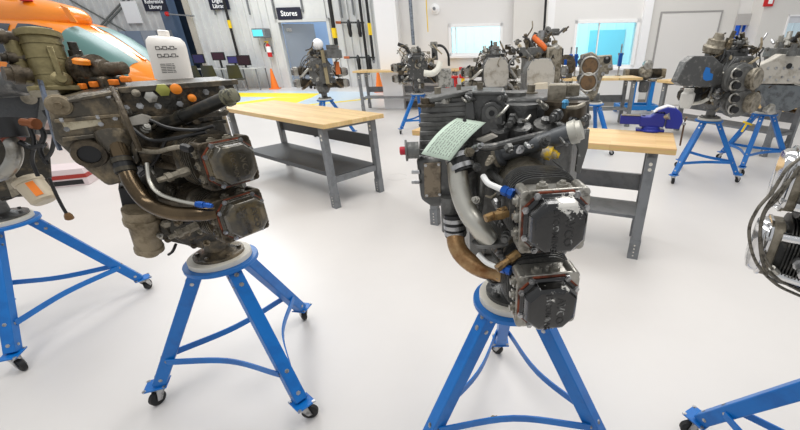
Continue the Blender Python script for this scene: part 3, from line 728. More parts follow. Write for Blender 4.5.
q = on(419, 150, P0, n)
MB().lathe(q, -F.y, [(0, .022), (.03, .022), (.031, .028), (.036, .028)], 18).build('side_boss', GREYC, eC)
MB().lathe(q - F.y * .036, -F.y, [(0, .011), (.013, .011), (.015, .009)], 14).build('red_plug', mat('red_plug', (.75, .12, .2), .5), eC)
x = MB()
for dy in (4, 14): x.cyl(on(420, 168 + dy, P0, n), on(412, 168 + dy, P0, n), .006, n=8)
x.build('side_studs', STEEL, eC)
# accessory section across the top
P1 = V((0, 1.06, 0))
top = slab([(470, 100), (590, 96), (590, 128), (560, 142), (470, 142)], P1 + V((0, .05, 0)), n, .22, 'accessory_housing', DARKC, eC, .008)
blk = slab([(469, 92), (504, 92), (506, 137), (470, 139)], P1 - V((0, .03, 0)), n, .12, 'pump_body', DARKC, eC, .006)
x = MB(); Pb = P1 - V((0, .03, 0))
x.prism([on(a, b, Pb, n) for a, b in ((468, 91), (505, 91), (505, 95), (468, 95))], n * .012)
x.prism([on(492 + 11 * math.cos(t / 10 * math.pi), 112 - 11 * math.sin(t / 10 * math.pi), Pb, n) for t in range(11)] + [on(481, 137, Pb, n), on(503, 137, Pb, n)], n * .012)
x.prism([on(a, b, Pb, n) for a, b in ((466, 92), (473, 92), (477, 132), (466, 137))], n * .022)
x.build('pump_ribs', DARKC, blk, .003)
q = on(492, 112, Pb, n) + n * .012
MB().lathe(q, n, [(0, .016), (.008, .016), (.0081, .007)], 20).build('port_boss', GREYC, blk)
MB().lathe(q + n * .0085, n, [(0, .0075), (.001, .0075)], 14).build('port_bore', BLACK, blk)
def drum(px, py0, py1, Y, r, mt, name, lip=0.0, n_=28):
    a = at(px, py1, Y); c = at(px, py0, Y); a.x = c.x
    h = c.z - a.z
    return MB().lathe(a, (0, 0, 1), [(0, r), (h * .85, r), (h * .86, r + lip), (h, r + lip), (h + .001, r * .8)], n_).build(name, mt, eC)
drum(520, 103, 128, 1.09, .048, DARKC, 'drive_drum', .004)
drum(516, 92, 108, 1.16, .03, GREYC, 'drive_boss')
BRN = mat('brown_bronze_drum', (.36, .32, .27), .28, .7, (.22, .20, .17), 6)
drum(566, 100, 124, 1.09, .058, BRN, 'gear_drum', .003)
drum(541, 95, 124, 1.16, .06, DARKC, 'vacuum_drum', .002)
for px, w_, Y in ((556, .024, 1.10), (571, .019, 1.12)):
    a = at(px, 101, Y); MB().box(Fr(a, R(-10)), (-w_, w_), (-.02, .02), (0, .045)).build('square_post', ALUD, eC, .004)
for px, py, Y, r in ((438, 95, 1.12, .016), (459, 92, 1.15, .012), (480, 90, 1.1, .014), (531, 92, 1.2, .02)):
    a = at(px, py, Y); MB().lathe(a - V((0, 0, .03)), (0, 0, 1), [(0, r), (.03, r), (.031, r * .6), (.05, r * .6)], 10).build('top_fitting', ALUD, eC)
MB().lathe(at(565, 108, 1.0), (0, 0, 1), [(0, .008), (.012, .008), (.014, .01), (.02, .006)], 10).build('blue_fitting', mat('light_blue_fitting', (.25, .52, .68), .35, .4), eC)
# sloping bar and bracket along the top left
MB().bar(at(428, 100, 1.0), at(470, 91, 1.05), .03, .012, (0, 0, 1)).build('top_link', GREYC, eC, .003)
MB().lathe(at(426, 103, 1.0) - V((0, 0, .008)), (0, 0, 1), [(0, .022), (.006, .022), (.007, .012), (.02, .012)], 16).build('top_washer', GRIME, eC)
# oval drive pads and flange in the middle
pad = slab([(470, 142), (498, 133), (560, 122), (575, 128), (578, 142), (540, 152), (500, 158), (474, 156)], P1 - V((0, .02, 0)), n, .16, 'drive_pad', DARKC, eC, .01)
x = MB()
for a, c in ((500, 128), (520, 126), (545, 124)): x.lathe(on(a, c, P1 - V((0, .03, 0)), n), V((0, -.4, 1)), [(-.03, .03), (.002, .03), (.004, .024), (.006, .012), (.016, .012)], 14)
x.build('pad_bosses', DARKC, pad)
slab([(476, 140), (492, 134), (498, 137), (484, 143)], P1 - V((0, .07, 0)), n, .02, 'lifting_lug', CREAMC, eC, .002)
MB().tube([at(474, 146, .98), at(492, 147, .96), at(520, 140, .96), at(560, 132, .99), at(584, 140, 1.0)], .010, 10).build('cover_edge', DARKC, eC)
slab([(572, 132), (590, 129), (588, 148), (580, 174), (575, 172), (578, 150)], P1 - V((0, .06, 0)), n, .012, 'bracket_plate', mat('scratched_bracket', (.42, .42, .41), .4, .4, (.7, .7, .68), 30, .58, .66), eC, .002)
# oil filler tube with cap
A = at(500, 155, 1.0); B = at(577, 131, .93); d = (B - A).normalized(); L = (B - A).length
MB().lathe(A, d, [(-.01, .03), (.008, .03), (.012, .019), (L * .4, .018), (L * .4, .021), (L * .72, .021), (L * .72, .023), (L, .024)], 22).build('filler_tube', TUBEG, eC)
MB().lathe(A + d * (L - .018), d, [(0, .0275), (.018, .029), (.02, .024), (.03, .023), (.032, .012)], 24).build('filler_cap', mat('cap_yellow_worn', (.75, .74, .70), .45, .4, (.85, .70, .15), 30, .6, .64), eC)
MB().lathe(A - d * .012, d, [(0, .032), (.01, .032)], 22).build('tube_collar', ALUD, eC)
A = at(546, 152, .94)
MB().lathe(A, at(560, 156, .93) - A, [(-.01, .014), (0, .018), (.014, .019), (.017, .012), (.026, .011), (.028, .008), (.034, .007)], 12).build('yellow_plug', YELW, eC)
MB().tube([at(553, 160, .93), at(562, 168, .92), at(566, 176, .92)], .003, 6).build('lock_wire', GREYC, eC)
# intake pipes
hz = MB().lathe(at(459, 160, .965), at(463, 171, .95) - at(459, 160, .965), [(-.02, .032), (.035, .032)], 24).build('rubber_hose', BLACK, eC)
x = MB()
for f_ in (-.012, .016): x.lathe(at(459, 160, .965) + (at(463, 171, .95) - at(459, 160, .965)).normalized() * f_, at(463, 171, .95) - at(459, 160, .965), [(0, .0345), (.012, .0345)], 24)
x.build('hose_clamp', STEEL, hz)
MB().tube([at(457, 163, .96), at(460, 190, .93), at(468, 212, .90), at(478, 226, .88), at(489, 241, .88)], .0265, 18).build('intake_pipe', SILVP, eC)
q = at(489, 241, .88); dd = (q - at(478, 226, .88)).normalized()
fp = MB().prism([q + F.y * a_ + dd.cross(F.y).normalized() * b_ for a_, b_ in rrect(.046, .028, .026)], dd * .012)
fp.build('pipe_flange', GREYC, eC, .002)
MB().lathe(at(450, 207, .99), (0, -.1, -1), [(-.03, .026), (.07, .026)], 22).build('sump_outlet', GREYC, eC)
hz = MB().lathe(at(455, 224, .97), (0.02, -.1, -1), [(-.03, .030), (.035, .030)], 24).build('rubber_hose', BLACK, eC)
x = MB()
for f_ in (-.02, .0, .018): x.lathe(at(455, 224, .97), (0.02, -.1, -1), [(f_, .032), (f_ + .011, .032)], 24)
x.build('hose_clamp', STEEL, hz)
MB().tube([at(455, 232, .965), at(457, 246, .94), at(465, 258, .92), at(480, 268, .90), at(500, 273, .89), at(512, 274, .89)], .0255, 18).build('rusty_pipe', RUSTP, eC)
# white lines with blue nuts
for (a, b_, c_, dn_) in (((483, 176), (488, 183), (496, 187), (503, 190)), ((478, 254), (486, 262), (494, 266), (501, 268))):
    MB().tube([at(*a, .87), at(*b_, .85), at(*c_, .83), at(*dn_, .82)], .0072, 10).build('white_line', HOSEW, eC)
    v = at(*dn_, .82) - at(*c_, .83)
    MB().lathe(at(*dn_, .82), v, [(-.004, .0085), (0, .0115), (.012, .0115), (.0121, .009), (.016, .009), (.0161, .012), (.027, .012), (.028, .008)], 6).build('blue_fitting', BLUEF, eC)
MB().tube([at(483, 176, .88), at(482, 190, .90), at(481, 206, .92), at(476, 232, .9)], .006, 8).build('grey_line', GREYC, eC)
# spark plug leads, studs beside the heads
for px, py, ex_, ey_ in ((503, 212, -16, 6), (516, 212, -20, 4), (512, 258, -14, 10)):
    A = at(px, py, .83); B = at(px + ex_, py + ey_, .81); v = B - A
    MB().lathe(A, v, [(-.02, .013), (.01, .013), (.011, .009), (v.length * .6, .009), (v.length * .62, .011), (v.length * 1.1, .010)], 8).build('spark_plug', mat('brass_plug', (.62, .50, .33), .4, .7, (.4, .32, .22), 30), eC)
for k in range(2):
    q = cl[k]
    for j in (0, 1):
        MB().cyl(F(.12, q.y - .075 - .014 * j, q.z - .02 + .05 * j), F(.36, q.y - .055, q.z - .02 + .046 * j), .010, n=12).build('pushrod_tube', GREYC, eC)
        MB().fins(F(.325, q.y - .062, q.z - .02 + .046 * j), F(.365, q.y - .054, q.z - .02 + .046 * j), .012, .017, 4, 14).build('rubber_seal', BLACK, eC)
# green paper tag lying over the sump
tg = [at(458, 118, .99), at(486, 123, .99), at(474, 142, .93), at(452, 161, .89), at(421, 154, .93), at(440, 138, .96)]
a0, a1, b0, b1 = at(457, 118, 1.0), at(486, 122.5, 1.0), at(421, 154, .93), at(450, 161, .92)
bm_ = MB(); NU, NV = 6, 10; g_ = []
for j in range(NV + 1):
    for i in range(NU + 1):
        u_, v_ = i / NU, j / NV
        g_.append(a0.lerp(a1, u_).lerp(b0.lerp(b1, u_), v_) + V((0, -.012, .012)) * math.sin(math.pi * v_) * (1 - .3 * u_))
fs = [(j * (NU + 1) + i, j * (NU + 1) + i + 1, (j + 1) * (NU + 1) + i + 1, (j + 1) * (NU + 1) + i) for j in range(NV) for i in range(NU)]
bm_.add(g_, fs)
tagp = bm_.build('paper_tag', PAPER, None, loc=a0.lerp(b1, .5)); sd = tagp.modifiers.new('thickness', 'SOLIDIFY'); sd.thickness = .0008; sd.offset = 0
tag(tagp, 'pale green paper tag with written lines draped over the charcoal engine', 'paper tag')
def gp(u_, v_): return a0.lerp(a1, u_).lerp(b0.lerp(b1, u_), v_) + V((0, -.012, .012)) * math.sin(math.pi * v_) * (1 - .3 * u_)
x = MB(); tn = (a1 - a0).cross(b0 - a0).normalized()
if tn.dot(EYE - a0) < 0: tn = -tn
for k in range(9):
    u_ = .14 + k * .09; v0 = .12
    while v0 < .93:
        ln = rnd.uniform(.03, .11) if k else .1; v1 = min(v0 + ln, .94)
        pts = [gp(u_ + rnd.uniform(-.012, .012), v0 + (v1 - v0) * t / 4) + tn * .0012 for t in range(5)]
        x.tube(pts, .00045, 4, 2); v0 = v1 + rnd.uniform(.012, .03)
x.build('written_lines', PRINT, tagp)
MB().lathe(gp(.32, .05) + tn * .001, tn, [(0, .005), (.002, .005)], 12).build('tag_eyelet', BLACK, tagp)

# ------------------------------------------------------------------ right engine (chrome covers, finned barrels)
F = Fr((SC['R'][0], SC['R'][1], .733), R(150)); FRR = F
eR = thing('aircraft_engine', F.o, 'finned aircraft engine with chrome rocker covers at the right picture edge', 'aircraft engine', 'aircraft engines on stands')
flange_part(eR, F, .10, GREYC)
cc = MB(); cc.rings([[F(x_ * k, y * k * 1.6 + .05, z) for x_, y in prof] for z, k in ((.10, .62), (.16, .9), (.19, 1.0), (.60, 1.0), (.62, 1.05), (.66, 1.05))]); cc.build('crankcase', GREYC, eR, .004)
FINB = mat('black_fins', (.15, .15, .145), .4, .4, (.33, .32, .30), 30); FINR = mat('rust_orange_fins', (.55, .27, .14), .5, .3)
for (px, py) in ((781, 178), (757, 243)):
    q = local(F, at(px, py, .80)); Pq = lambda a, b=0, c=0: F(a, q.y + b, q.z + c)
    m_ = MB().lathe(Pq(.12), F.x, [(0, .075), (.012, .075), (.012, .06), (.02, .06)], 24); m_.fins(Pq(.13), Pq(.36), .056, .076, 28, 32)
    cy = m_.build('cylinder', FINB, eR)
    MB().fins(Pq(.135), Pq(.19), .0, .0775, 7, 32).build('rusty_fins', FINR, cy) if py > 200 else None
    hd = MB(); xc = local(F, at(px, py, .80)).x
    for i in range(17): hd.prism([Pq(xc - .145 + i * .0062, a, b) for a, b in rrect(.080 - .001 * i, .078, .045)], F.x * .0026)
    hd.prism([Pq(xc - .15, a, b) for a, b in rrect(.058, .056, .04)], F.x * .12); hd.build('cylinder_head', FINB, cy)
    MB().prism([Pq(xc - .036, a, b) for a, b in rrect(.048, .066, .03)], F.x * .022).build('rocker_box', ALUD, cy, .002)
    cv = MB(); rg = lambda k, h: [Pq(xc - .014 + h, a * k, b * k) for a, b in rrect(.051, .069, .035, 6)]
    cv.rings([rg(1, 0), rg(1, .005), rg(.92, .007), rg(.90, .017), rg(.82, .024), rg(.5, .027)]).build('rocker_cover', CHROME, cy)
    b = MB()
    for a, c in ((-.9, -.5), (.9, .5), (-.9, .5), (.9, -.5)): b.bolt(Pq(xc - .009, .050 * a, .068 * c), F.x, .005, .005)
    b.build('cover_screws', STEEL, cy)
    for zz in (-.062, .066): MB().cyl(Pq(.10, .094, zz - .01), Pq(xc - .03, .052, zz * .7), .011, n=14).build('pushrod_tube', CHROME, eR)
    MB().lathe(Pq(xc - .07, .06, .0), F.y * .9 + F.x * -.05, [(0, .012), (.02, .014), (.0201, .010), (.05, .010), (.052, .013), (.064, .013), (.066, .008), (.09, .008)], 8).build('spark_plug', STEEL, eR)
BRAID = mat('braided_lead', (.47, .45, .41), .5, .5, (.30, .28, .25), 90)
for pts in ([(800, 158), (786, 170), (772, 192), (757, 210), (749, 232), (756, 262), (776, 284), (800, 296)], [(800, 172), (788, 182), (770, 202), (761, 222), (762, 250), (770, 266), (776, 272)], [(800, 166), (778, 198), (764, 214), (760, 244), (768, 272), (800, 291)]):
    MB().tube([at(a, b_, .72) for a, b_ in pts], .0034, 8).build('ignition_lead', BRAID, eR)
MB().lathe(at(772, 268, .72), at(778, 274, .72) - at(772, 268, .72), [(0, .007), (.02, .008), (.022, .005)], 8).build('lead_nut', ALU, eR)
MB().prism([F(a, b, .62) for a, b in rrect(.13, .15, .04)], (0, 0, .12)).build('accessory_housing', GREYC, eR, .006)

# ------------------------------------------------------------------ engine cut by the left edge
F = Fr((SC['F'][0], SC['F'][1], .733), R(-40)); Y0 = 1.85
eF = thing('aircraft_engine', F.o, 'grey aircraft engine cut by the left picture edge, with tan oil filter can', 'aircraft engine', 'aircraft engines on stands')
flange_part(eF, F, .115, GREYC)
cc = MB(); cc.rings([[F(x_ * k, y * k, z) for x_, y in prof] for z, k in ((.10, .62), (.16, .9), (.19, 1.0), (.56, 1.0), (.60, 1.05))]); cc.build('crankcase', DIRTY2, eF, .004)
n = V((.72, -.70, 0)).normalized(); PF = V((-2.45, Y0, 0))
PEEL = mat('peeling_grey_casting', (.33, .335, .34), .4, .4, (.72, .71, .68), 7, .63, .645, .2)
sp_ = slab([(-30, 96), (30, 90), (47, 92), (50, 112), (40, 134), (8, 138), (-30, 130)], PF, n, .25, 'oil_sump', PEEL, eF, .01)
x = MB(); x.prism([on(a, b, PF, n) for a, b in ((-30, 94), (44, 90), (46, 95), (-30, 100))], n * .015); x.prism([on(a, b, PF, n) for a, b in ((40, 92), (48, 92), (50, 112), (42, 134), (36, 134))], n * .018); x.build('sump_flange', GREYC, sp_, .003)
q = on(29, 98, PF, n); MB().lathe(q, n, [(0, .03), (.02, .03), (.021, .018), (.03, .018)], 16).build('sump_boss', ALUD, sp_)
MB().lathe(at(-20, 86, 1.95), at(38, 82, 1.95) - at(-20, 86, 1.95), [(0, .055), (.2, .055), (.21, .045), (.34, .045), (.35, .03)], 20).build('starter_barrel', DARKC, eF)
slab([(-30, 130), (24, 130), (50, 150), (52, 178), (44, 196), (-30, 200)], PF - n * .06, n, .25, 'lower_case', DIRTY2, eF, .01)
MB().tube([at(10, 138, 1.72), at(15, 152, 1.70), at(11, 166, 1.68), at(0, 175, 1.68), at(-24, 180, 1.7)], .027, 16).build('intake_pipe', SILVD, eF)
MB().lathe(at(10, 134, 1.73), at(17, 144, 1.71) - at(10, 134, 1.73), [(0, .038), (.03, .038)], 18).build('red_hose_clamp', mat('red_brown_clamp', (.50, .24, .18), .5), eF)
MB().lathe(at(9, 126, 1.73), at(13, 136, 1.72) - at(9, 126, 1.73), [(-.03, .052), (.05, .05)], 18).build('rubber_hose', BLACK, eF)
A = at(27, 180, 1.74); B = at(46, 202, 1.72); d = B - A; L = d.length
fc = MB().lathe(A, d, [(-.01, .045), (0, .056), (L * .15, .056), (L * .16, .052), (L * .9, .050), (L, .04)], 26).build('oil_filter', mat('tan_filter_can', (.74, .69, .60), .45, .2), eF)
dn = d.normalized(); tc_ = (EYE - A); tc_ = (tc_ - dn * tc_.dot(dn)).normalized(); tr_ = dn.cross(tc_)
MB().prism([A + dn * (L * .5) + tc_ * .0515 + tr_ * a + dn * b for a, b in ((-.014, -.035), (.014, -.035), (.014, .035), (-.014, .035))], tc_ * .001).build('orange_label', CARD, fc)
slab([(4, 178), (14, 174), (24, 192), (12, 198)], PF + n * .06, n, .03, 'filter_bracket', ALUD, eF, .003)
for pts, r_ in (([(34, 120), (44, 134), (40, 150), (48, 164)], .010), ([(26, 118), (34, 140), (32, 160), (38, 176)], .008), ([(44, 110), (54, 128), (52, 150), (44, 162)], .008), ([(20, 142), (32, 148), (44, 144)], .012)):
    MB().tube([at(a, b_, 1.72) for a, b_ in pts], r_, 8).build('hose', BLACK, eF)
MB().lathe(at(22, 122, 1.70), at(36, 124, 1.70) - at(22, 122, 1.70), [(0, .016), (.04, .016), (.041, .024), (.06, .024)], 10).build('copper_fitting', mat('copper_fitting', (.50, .30, .18), .4, .7), eF)
MB().tube([at(49, 178, 1.72), at(55, 192, 1.72), at(62, 206, 1.72), at(68, 216, 1.72)], .007, 8).build('hanging_lead', BLACK, eF)
MB().lathe(at(67, 213, 1.72), at(71, 221, 1.72) - at(67, 213, 1.72), [(0, .010), (.012, .016), (.03, .018), (.035, .012)], 8).build('lead_connector', mat('brown_connector', (.42, .30, .16), .5), eF)
for q_ in (.22, .42): cylinder_part(eF, F, 0, q_, 1, .125, .25, .42, DARKC, .07, .066, GRIME, GREYC, GASK, False, None, .072, screws=False) if False else None

# ------------------------------------------------------------------ distant engines
def clutter(t, F, seed, n=26, xr=.22, zr=(.12, .78), yr=(-.3, -.15)):
    r_ = random.Random(seed); cols = [GREYC, DARKC, ALUD, GRIME, ALU, DIRTY, TAN, BLACK, STEEL, ALU, BRAID0]
    for k in range(n):
        p = F(r_.uniform(-xr, xr), r_.uniform(*yr), r_.uniform(*zr)); q = r_.uniform(.012, .034); L = r_.uniform(.03, .09); m_ = r_.choice(cols)
        d = V((r_.uniform(-1, 1), r_.uniform(-1, .2), r_.uniform(-.6, 1))); kind = r_.random()
        if kind < .45: MB().lathe(p, d, [(0, q), (L * .4, q), (L * .41, q * 1.3), (L * .6, q * 1.3), (L * .61, q * .6), (L, q * .6)], 10).build(r_.choice(['fitting', 'sensor', 'valve', 'plug']), m_, t)
        elif kind < .6: MB().prism([p + F.x * a * q * 2 + F.z * b * q * 1.6 for a, b in rrect(1, 1, .3, 2)], F.y * .04).build('bracket', m_, t)
        else:
            e = p + V((r_.uniform(-.16, .16), r_.uniform(-.06, .06), r_.uniform(-.2, .2))); MB().tube([p, p.lerp(e, .5) + V((r_.uniform(-.05, .05), -.05, r_.uniform(-.05, .05))), e], r_.uniform(.005, .014), 6, 4).build(r_.choice(['hose', 'lead', 'oil_line']), m_, t)
BRAID0 = mat('tan_hose', (.60, .55, .45), .5)
COLS = [GREYC, DARKC, ALUD, GRIME, ALU, DIRTY]
def far_engine(label, c, deg, seed, case=DARKC, panel=None, head=GREYC, barrel=GRIME, cov=DARKC, both=True, sump=True, z1=.60, banks=(.24, .43), height=.2, wires=8):
    r_ = random.Random(seed); F = Fr((c[0], c[1], .733), R(deg))
    t = thing('aircraft_engine', F.o, label, 'aircraft engine', 'aircraft engines on stands')
    flange_part(t, F, .11, GREYC)
    m_ = MB(); m_.rings([[F(x_ * k, y * k, z) for x_, y in prof] for z, k in ((.10, .62), (.16, .9), (.19, 1.0), (z1 - .04, 1.0), (z1, 1.06))])
    for z in (.22, .34, .46): m_.box(F, (-.132, .132), (-.13, .13), (z, z + .014))
    m_.build('crankcase', case, t, .004)
    for s in ((1, -1) if both else (1,)):
        for z in banks: cylinder_part(t, F, 0, z + (.03 if s < 0 else 0), s, .125, .25, .43, cov, .068, .064, barrel, head, GASK, False, None, .072, screws=True)
    if sump:
        p = MB(); P = [(-.16, .26), (.16, .26), (.19, .36), (.19, .55), (.12, .66), (-.12, .66), (-.19, .55), (-.19, .36)]
        p.prism([F(a, -.13, b) for a, b in P], F.y * -.13); sp = p.build('oil_sump', case, t, .012)
        pm = panel or GREYC
        MB().prism([F(a * .94, -.26, .46 + (b - .46) * .94) for a, b in P], F.y * -.012).build('sump_panel', pm, sp, .003)
        b = MB()
        for a, c_ in P: b.bolt(F(a * .88, -.272, .46 + (c_ - .46) * .88), -F.y, .008, .006)
        b.build('bolts', STEEL, sp)
    MB().prism([F(a, b, z1) for a, b in rrect(.15, .17, .05)], (0, 0, height * .5)).build('accessory_housing', case, t, .006)
    for k in range(5):
        a, b = r_.uniform(-.12, .12), r_.uniform(-.14, .14); q = r_.uniform(.025, .05); h_ = r_.uniform(.05, height)
        d = V((r_.uniform(-.5, .5), r_.uniform(-.5, .5), 1))
        MB().lathe(F(a, b, z1 + height * .42), d, [(0, q), (h_ * .5, q), (h_ * .51, q * 1.15), (h_ * .65, q * 1.15), (h_ * .66, q * .6), (h_, q * .6), (h_ * 1.02, q * .3)], 14).build(r_.choice(['magneto', 'pump', 'fitting', 'governor']), r_.choice(COLS), t)
    for s in ((1, -1) if both else (1,)):
        for z in banks:
            MB().tube([F(s * .10, -.2, z + .1), F(s * .2, -.22, z + .06), F(s * .30, -.16, z - .03), F(s * .34, -.06, z - .06)], .021, 12).build('intake_pipe', r_.choice([ALU, BRONZE, SILVP]), t)
    for k in range(wires):
        s = r_.choice((1, -1)) if both else 1; z = r_.choice(banks)
        MB().tube([F(r_.uniform(-.1, .1), r_.uniform(-.15, .15), z1 + height * r_.uniform(.3, .8)), F(s * r_.uniform(.14, .24), r_.uniform(-.26, .1), z1 + r_.uniform(-.06, .12)), F(s * r_.uniform(.25, .34), r_.uniform(-.2, .05), z + r_.uniform(.06, .12)), F(s * .33, -.06, z + .03)], .006, 6, 4).build('ignition_lead', r_.choice([BLACK, BRAID, GRIME, TUBEK]), t)
    for k in range(3):
        z = r_.uniform(.15, .3); a = r_.uniform(-.1, .1)
        MB().lathe(F(a, -.14, z), V((0, 0, -1)) + F.y * -.4, [(0, .035), (.04, .04), (.041, .03), (.09, .028)], 14).build('carburettor_piece', r_.choice(COLS), t)
    return t, F
eA, FA = far_engine('brown and grey aircraft engine beyond the empty wooden workbench, with an orange side block', SC['A'], 22, 3, GREYC, None, GRIME, GRIME, GREYC, True, True)
MB().box(FA, (.24, .32), (-.26, -.12), (.40, .60)).build('orange_block', mat('orange_block', (.80, .42, .18), .5), eA, .006)
for q in ((318, 44), ):
    a = at(q[0], q[1], 7.1); MB().ball(a, .085).build('white_cap', LETTER, eA)
MB().bar(at(322, 50, 7.1), at(328, 84, 7.0), .06, .05).build('slanted_channel', mat('khaki_channel', (.55, .50, .38), .5, .3), eA, .004)
MB().lathe(at(334, 58, 7.1), (0, 0, 1), [(0, .14), (.12, .14), (.13, .10), (.20, .10)], 18).build('accessory_drum', GREYC, eA)
eB, FB = far_engine('cluttered dark aircraft engine with white elbow pipe in front of the white column', SC['B'], 14, 11, DARKC, DARKC, DARKC, DARKC, DIRTY2, True, True, wires=14)
MB().tube([at(424, 73, 7.5), at(432, 73.5, 7.5), at(438, 69, 7.55), at(440, 62, 7.6)], .055, 12).build('white_elbow_pipe', mat('white_elbow', (.86, .85, .80), .4), eB)
MB().tube([at(398, 44, 7.6), at(406, 48, 7.6), at(412, 58, 7.6)], .03, 8).build('black_hose', BLACK, eB)
MB().tube([at(432, 46, 7.8), at(442, 46, 7.8), at(448, 54, 7.8), at(449, 66, 7.8)], .022, 8).build('looped_hose', BLACK, eB)
MB().cyl(at(435, 60, 7.8), at(434, 44, 7.8), .06, .05, 14).build('tall_filler', DARKC, eB)
MB().box(Fr(at(445, 80, 7.85)), (-.12, .12), (-.15, .15), (-.12, .2)).build('accessory_box', mat('grey_white_box', (.66, .65, .62), .5, .2, (.4, .4, .38), 12), eB, .02)
ec, Fc = far_engine('grey aircraft engine with pale front cover, left of the pair behind the charcoal engine', SC['c'], 8, 21, DARKC, CREAMC, ALUD, ALUD, DIRTY2, True, True)
ed, Fd = far_engine('aircraft engine with large pale cover and an orange hose on top, behind the charcoal engine', SC['d'], 12, 31, GREYC, CREAMC, GREYC, ALUD, GREYC, False, True, z1=.66, banks=(.3, .49), height=.24, wires=12)
MB().tube([at(534, 37, 5.3), at(538, 41, 5.25), at(543, 46, 5.2), at(546, 49, 5.2)], .035, 10).build('orange_hose', mat('orange_hose', (.88, .42, .14), .5), ed)
MB().cyl(at(534, 42, 5.35), at(537, 33, 5.35), .05, .04, 12).build('black_cap', BLACK, ed)
MB().cyl(at(548, 52, 5.2), at(558, 46.5, 5.2), .045, .05, 14).build('inlet_tube', ALU, ed)
MB().cyl(at(541, 92, 5.0), at(541, 83, 5.0), .09, .085, 18).build('cream_carburettor', mat('cream_carb', (.78, .74, .66), .5), ed)
MB().box(Fr(at(551, 66, 5.25), R(10)), (-.10, .10), (-.1, .1), (-.2, .22)).build('grey_case', ALUD, ed, .02)
# bare crankcase with two bores
t = thing('engine_crankcase', (SC['E'][0], SC['E'][1], .733), 'bare weathered crankcase half with two brown cylinder bores in front of the window', 'engine crankcase', 'aircraft engines on stands')
nE = V((-.28, -.96, 0)).normalized(); PE = V((1.9, 6.05, 0))
cs = slab([(580, 55), (592, 52), (598, 56), (612, 55), (613, 70), (604, 72), (601, 82), (597, 95), (592, 101), (586, 95), (578, 88), (579, 72)], PE, nE, .28, 'case', ALUD, t, .012)
MB().lathe(V((1.95, 6.14, .733)), (0, 0, 1), [(0, .1), (.02, .1), (.03, .07), (.12, .07)], 24).build('propeller_flange', GREYC, t)
x = MB()
for cx_, cy_ in ((590, 66), (588, 82)):
    q = on(cx_, cy_, PE, nE); MB().lathe(q, nE, [(0, .115), (.012, .115), (.014, .105), (.03, .105)], 28).build('bore_cover', mat('brown_bore', (.43, .33, .22), .6, .1, (.33, .26, .18), 12), t)
    MB().torus(q + nE * .02, nE, .125, .014).build('bore_rim', ALU, t)
    for k in range(8): x.bolt(q + V((nE.y * math.cos(k * .785), -nE.x * math.cos(k * .785), math.sin(k * .785))) * .15, nE, .014, .02)
for a, c_ in ((607, 58), (610, 66), (603, 74), (584, 57)): x.bolt(on(a, c_, PE, nE), nE, .02, .02)
x.build('studs', STEEL, t)
for a, c_ in ((581, 62), (580, 78)): MB().lathe(on(a, c_, PE, nE), nE, [(0, .05), (.02, .05), (.021, .03)], 14).build('case_boss', DARKC, t)
MB().lathe(on(607, 60, PE, nE), nE, [(0, .05), (.005, .05)], 14).build('case_hole', BLACK, t)
MB().box(Fr(at(606, 70, 6.05)), (-.09, .05), (0, .2), (-.06, .06)).build('case_lug', ALUD, t, .01)
MB().bar(at(595, 116, 6.0), at(597, 125, 5.95), .05, .012).build('yellow_tag', YELLOW, STANDS['E']) if False else None
# engine on the low frame under the far wall
P = V((4.08, 9.6, 0)); Ff = Fr(P, R(-5))
st = thing('engine_trestle', P, 'blue low engine trestle with two uprights and a wide base by the far wall', 'engine stand')
m_ = MB().box(Ff, (-.45, .45), (-.3, -.22), (.10, .2)).box(Ff, (-.45, .45), (.22, .3), (.10, .2)).box(Ff, (-.45, -.37), (-.22, .22), (.10, .2)).box(Ff, (.37, .45), (-.22, .22), (.10, .2)).build('base_frame', BLUE2, st, .004)
for a in (-.41, .41):
    for b_ in (-.26, .26): MB().box(Ff, (a - .04, a + .04), (b_ - .04, b_ + .04), (0, .10)).build('foot', BLUE2, st)
for a in (-.2, .2): MB().box(Ff, (a - .045, a + .045), (-.3, -.2), (.2, .785)).build('upright', BLUE2, st)
t = thing('aircraft_engine', P + V((0, 0, .72)), 'small flat twin aircraft engine on the low blue trestle by the far wall', 'aircraft engine')
Fe = Fr(P + V((0, -.2, .72)), R(-5))
MB().lathe(Fe(0, .2, .18), -Fe.y, [(0, .14), (.2, .16), (.28, .12), (.34, .08)], 22).build('crankcase', ALUD, t)
MB().lathe(Fe(0, 0, .36), -Fe.y, [(0, .1), (.12, .1), (.14, .05)], 18).build('front_gear', ALU, t)
MB().lathe(Fe(0, -.05, -.22), (0, 0, 1), [(0, .09), (.05, .11), (.22, .11), (.24, .06)], 18).build('sump_can', DARKC, t)
for s in (-1, 1):
    cy = MB().fins(Fe(s * .13, .08, .17), Fe(s * .36, .08, .17), .075, .105, 10, 22).build('cylinder', GRIME, t)
    MB().prism([Fe(s * .36, .08 + a, .17 + b_) for a, b_ in rrect(.11, .10, .04)], Fe.x * s * .09).build('cylinder_head', TAN, cy, .006)
    MB().tube([Fe(s * .05, -.08, .05), Fe(s * .2, -.12, .04), Fe(s * .38, -.02, .09)], .03, 10).build('intake_pipe', ALUD, t)
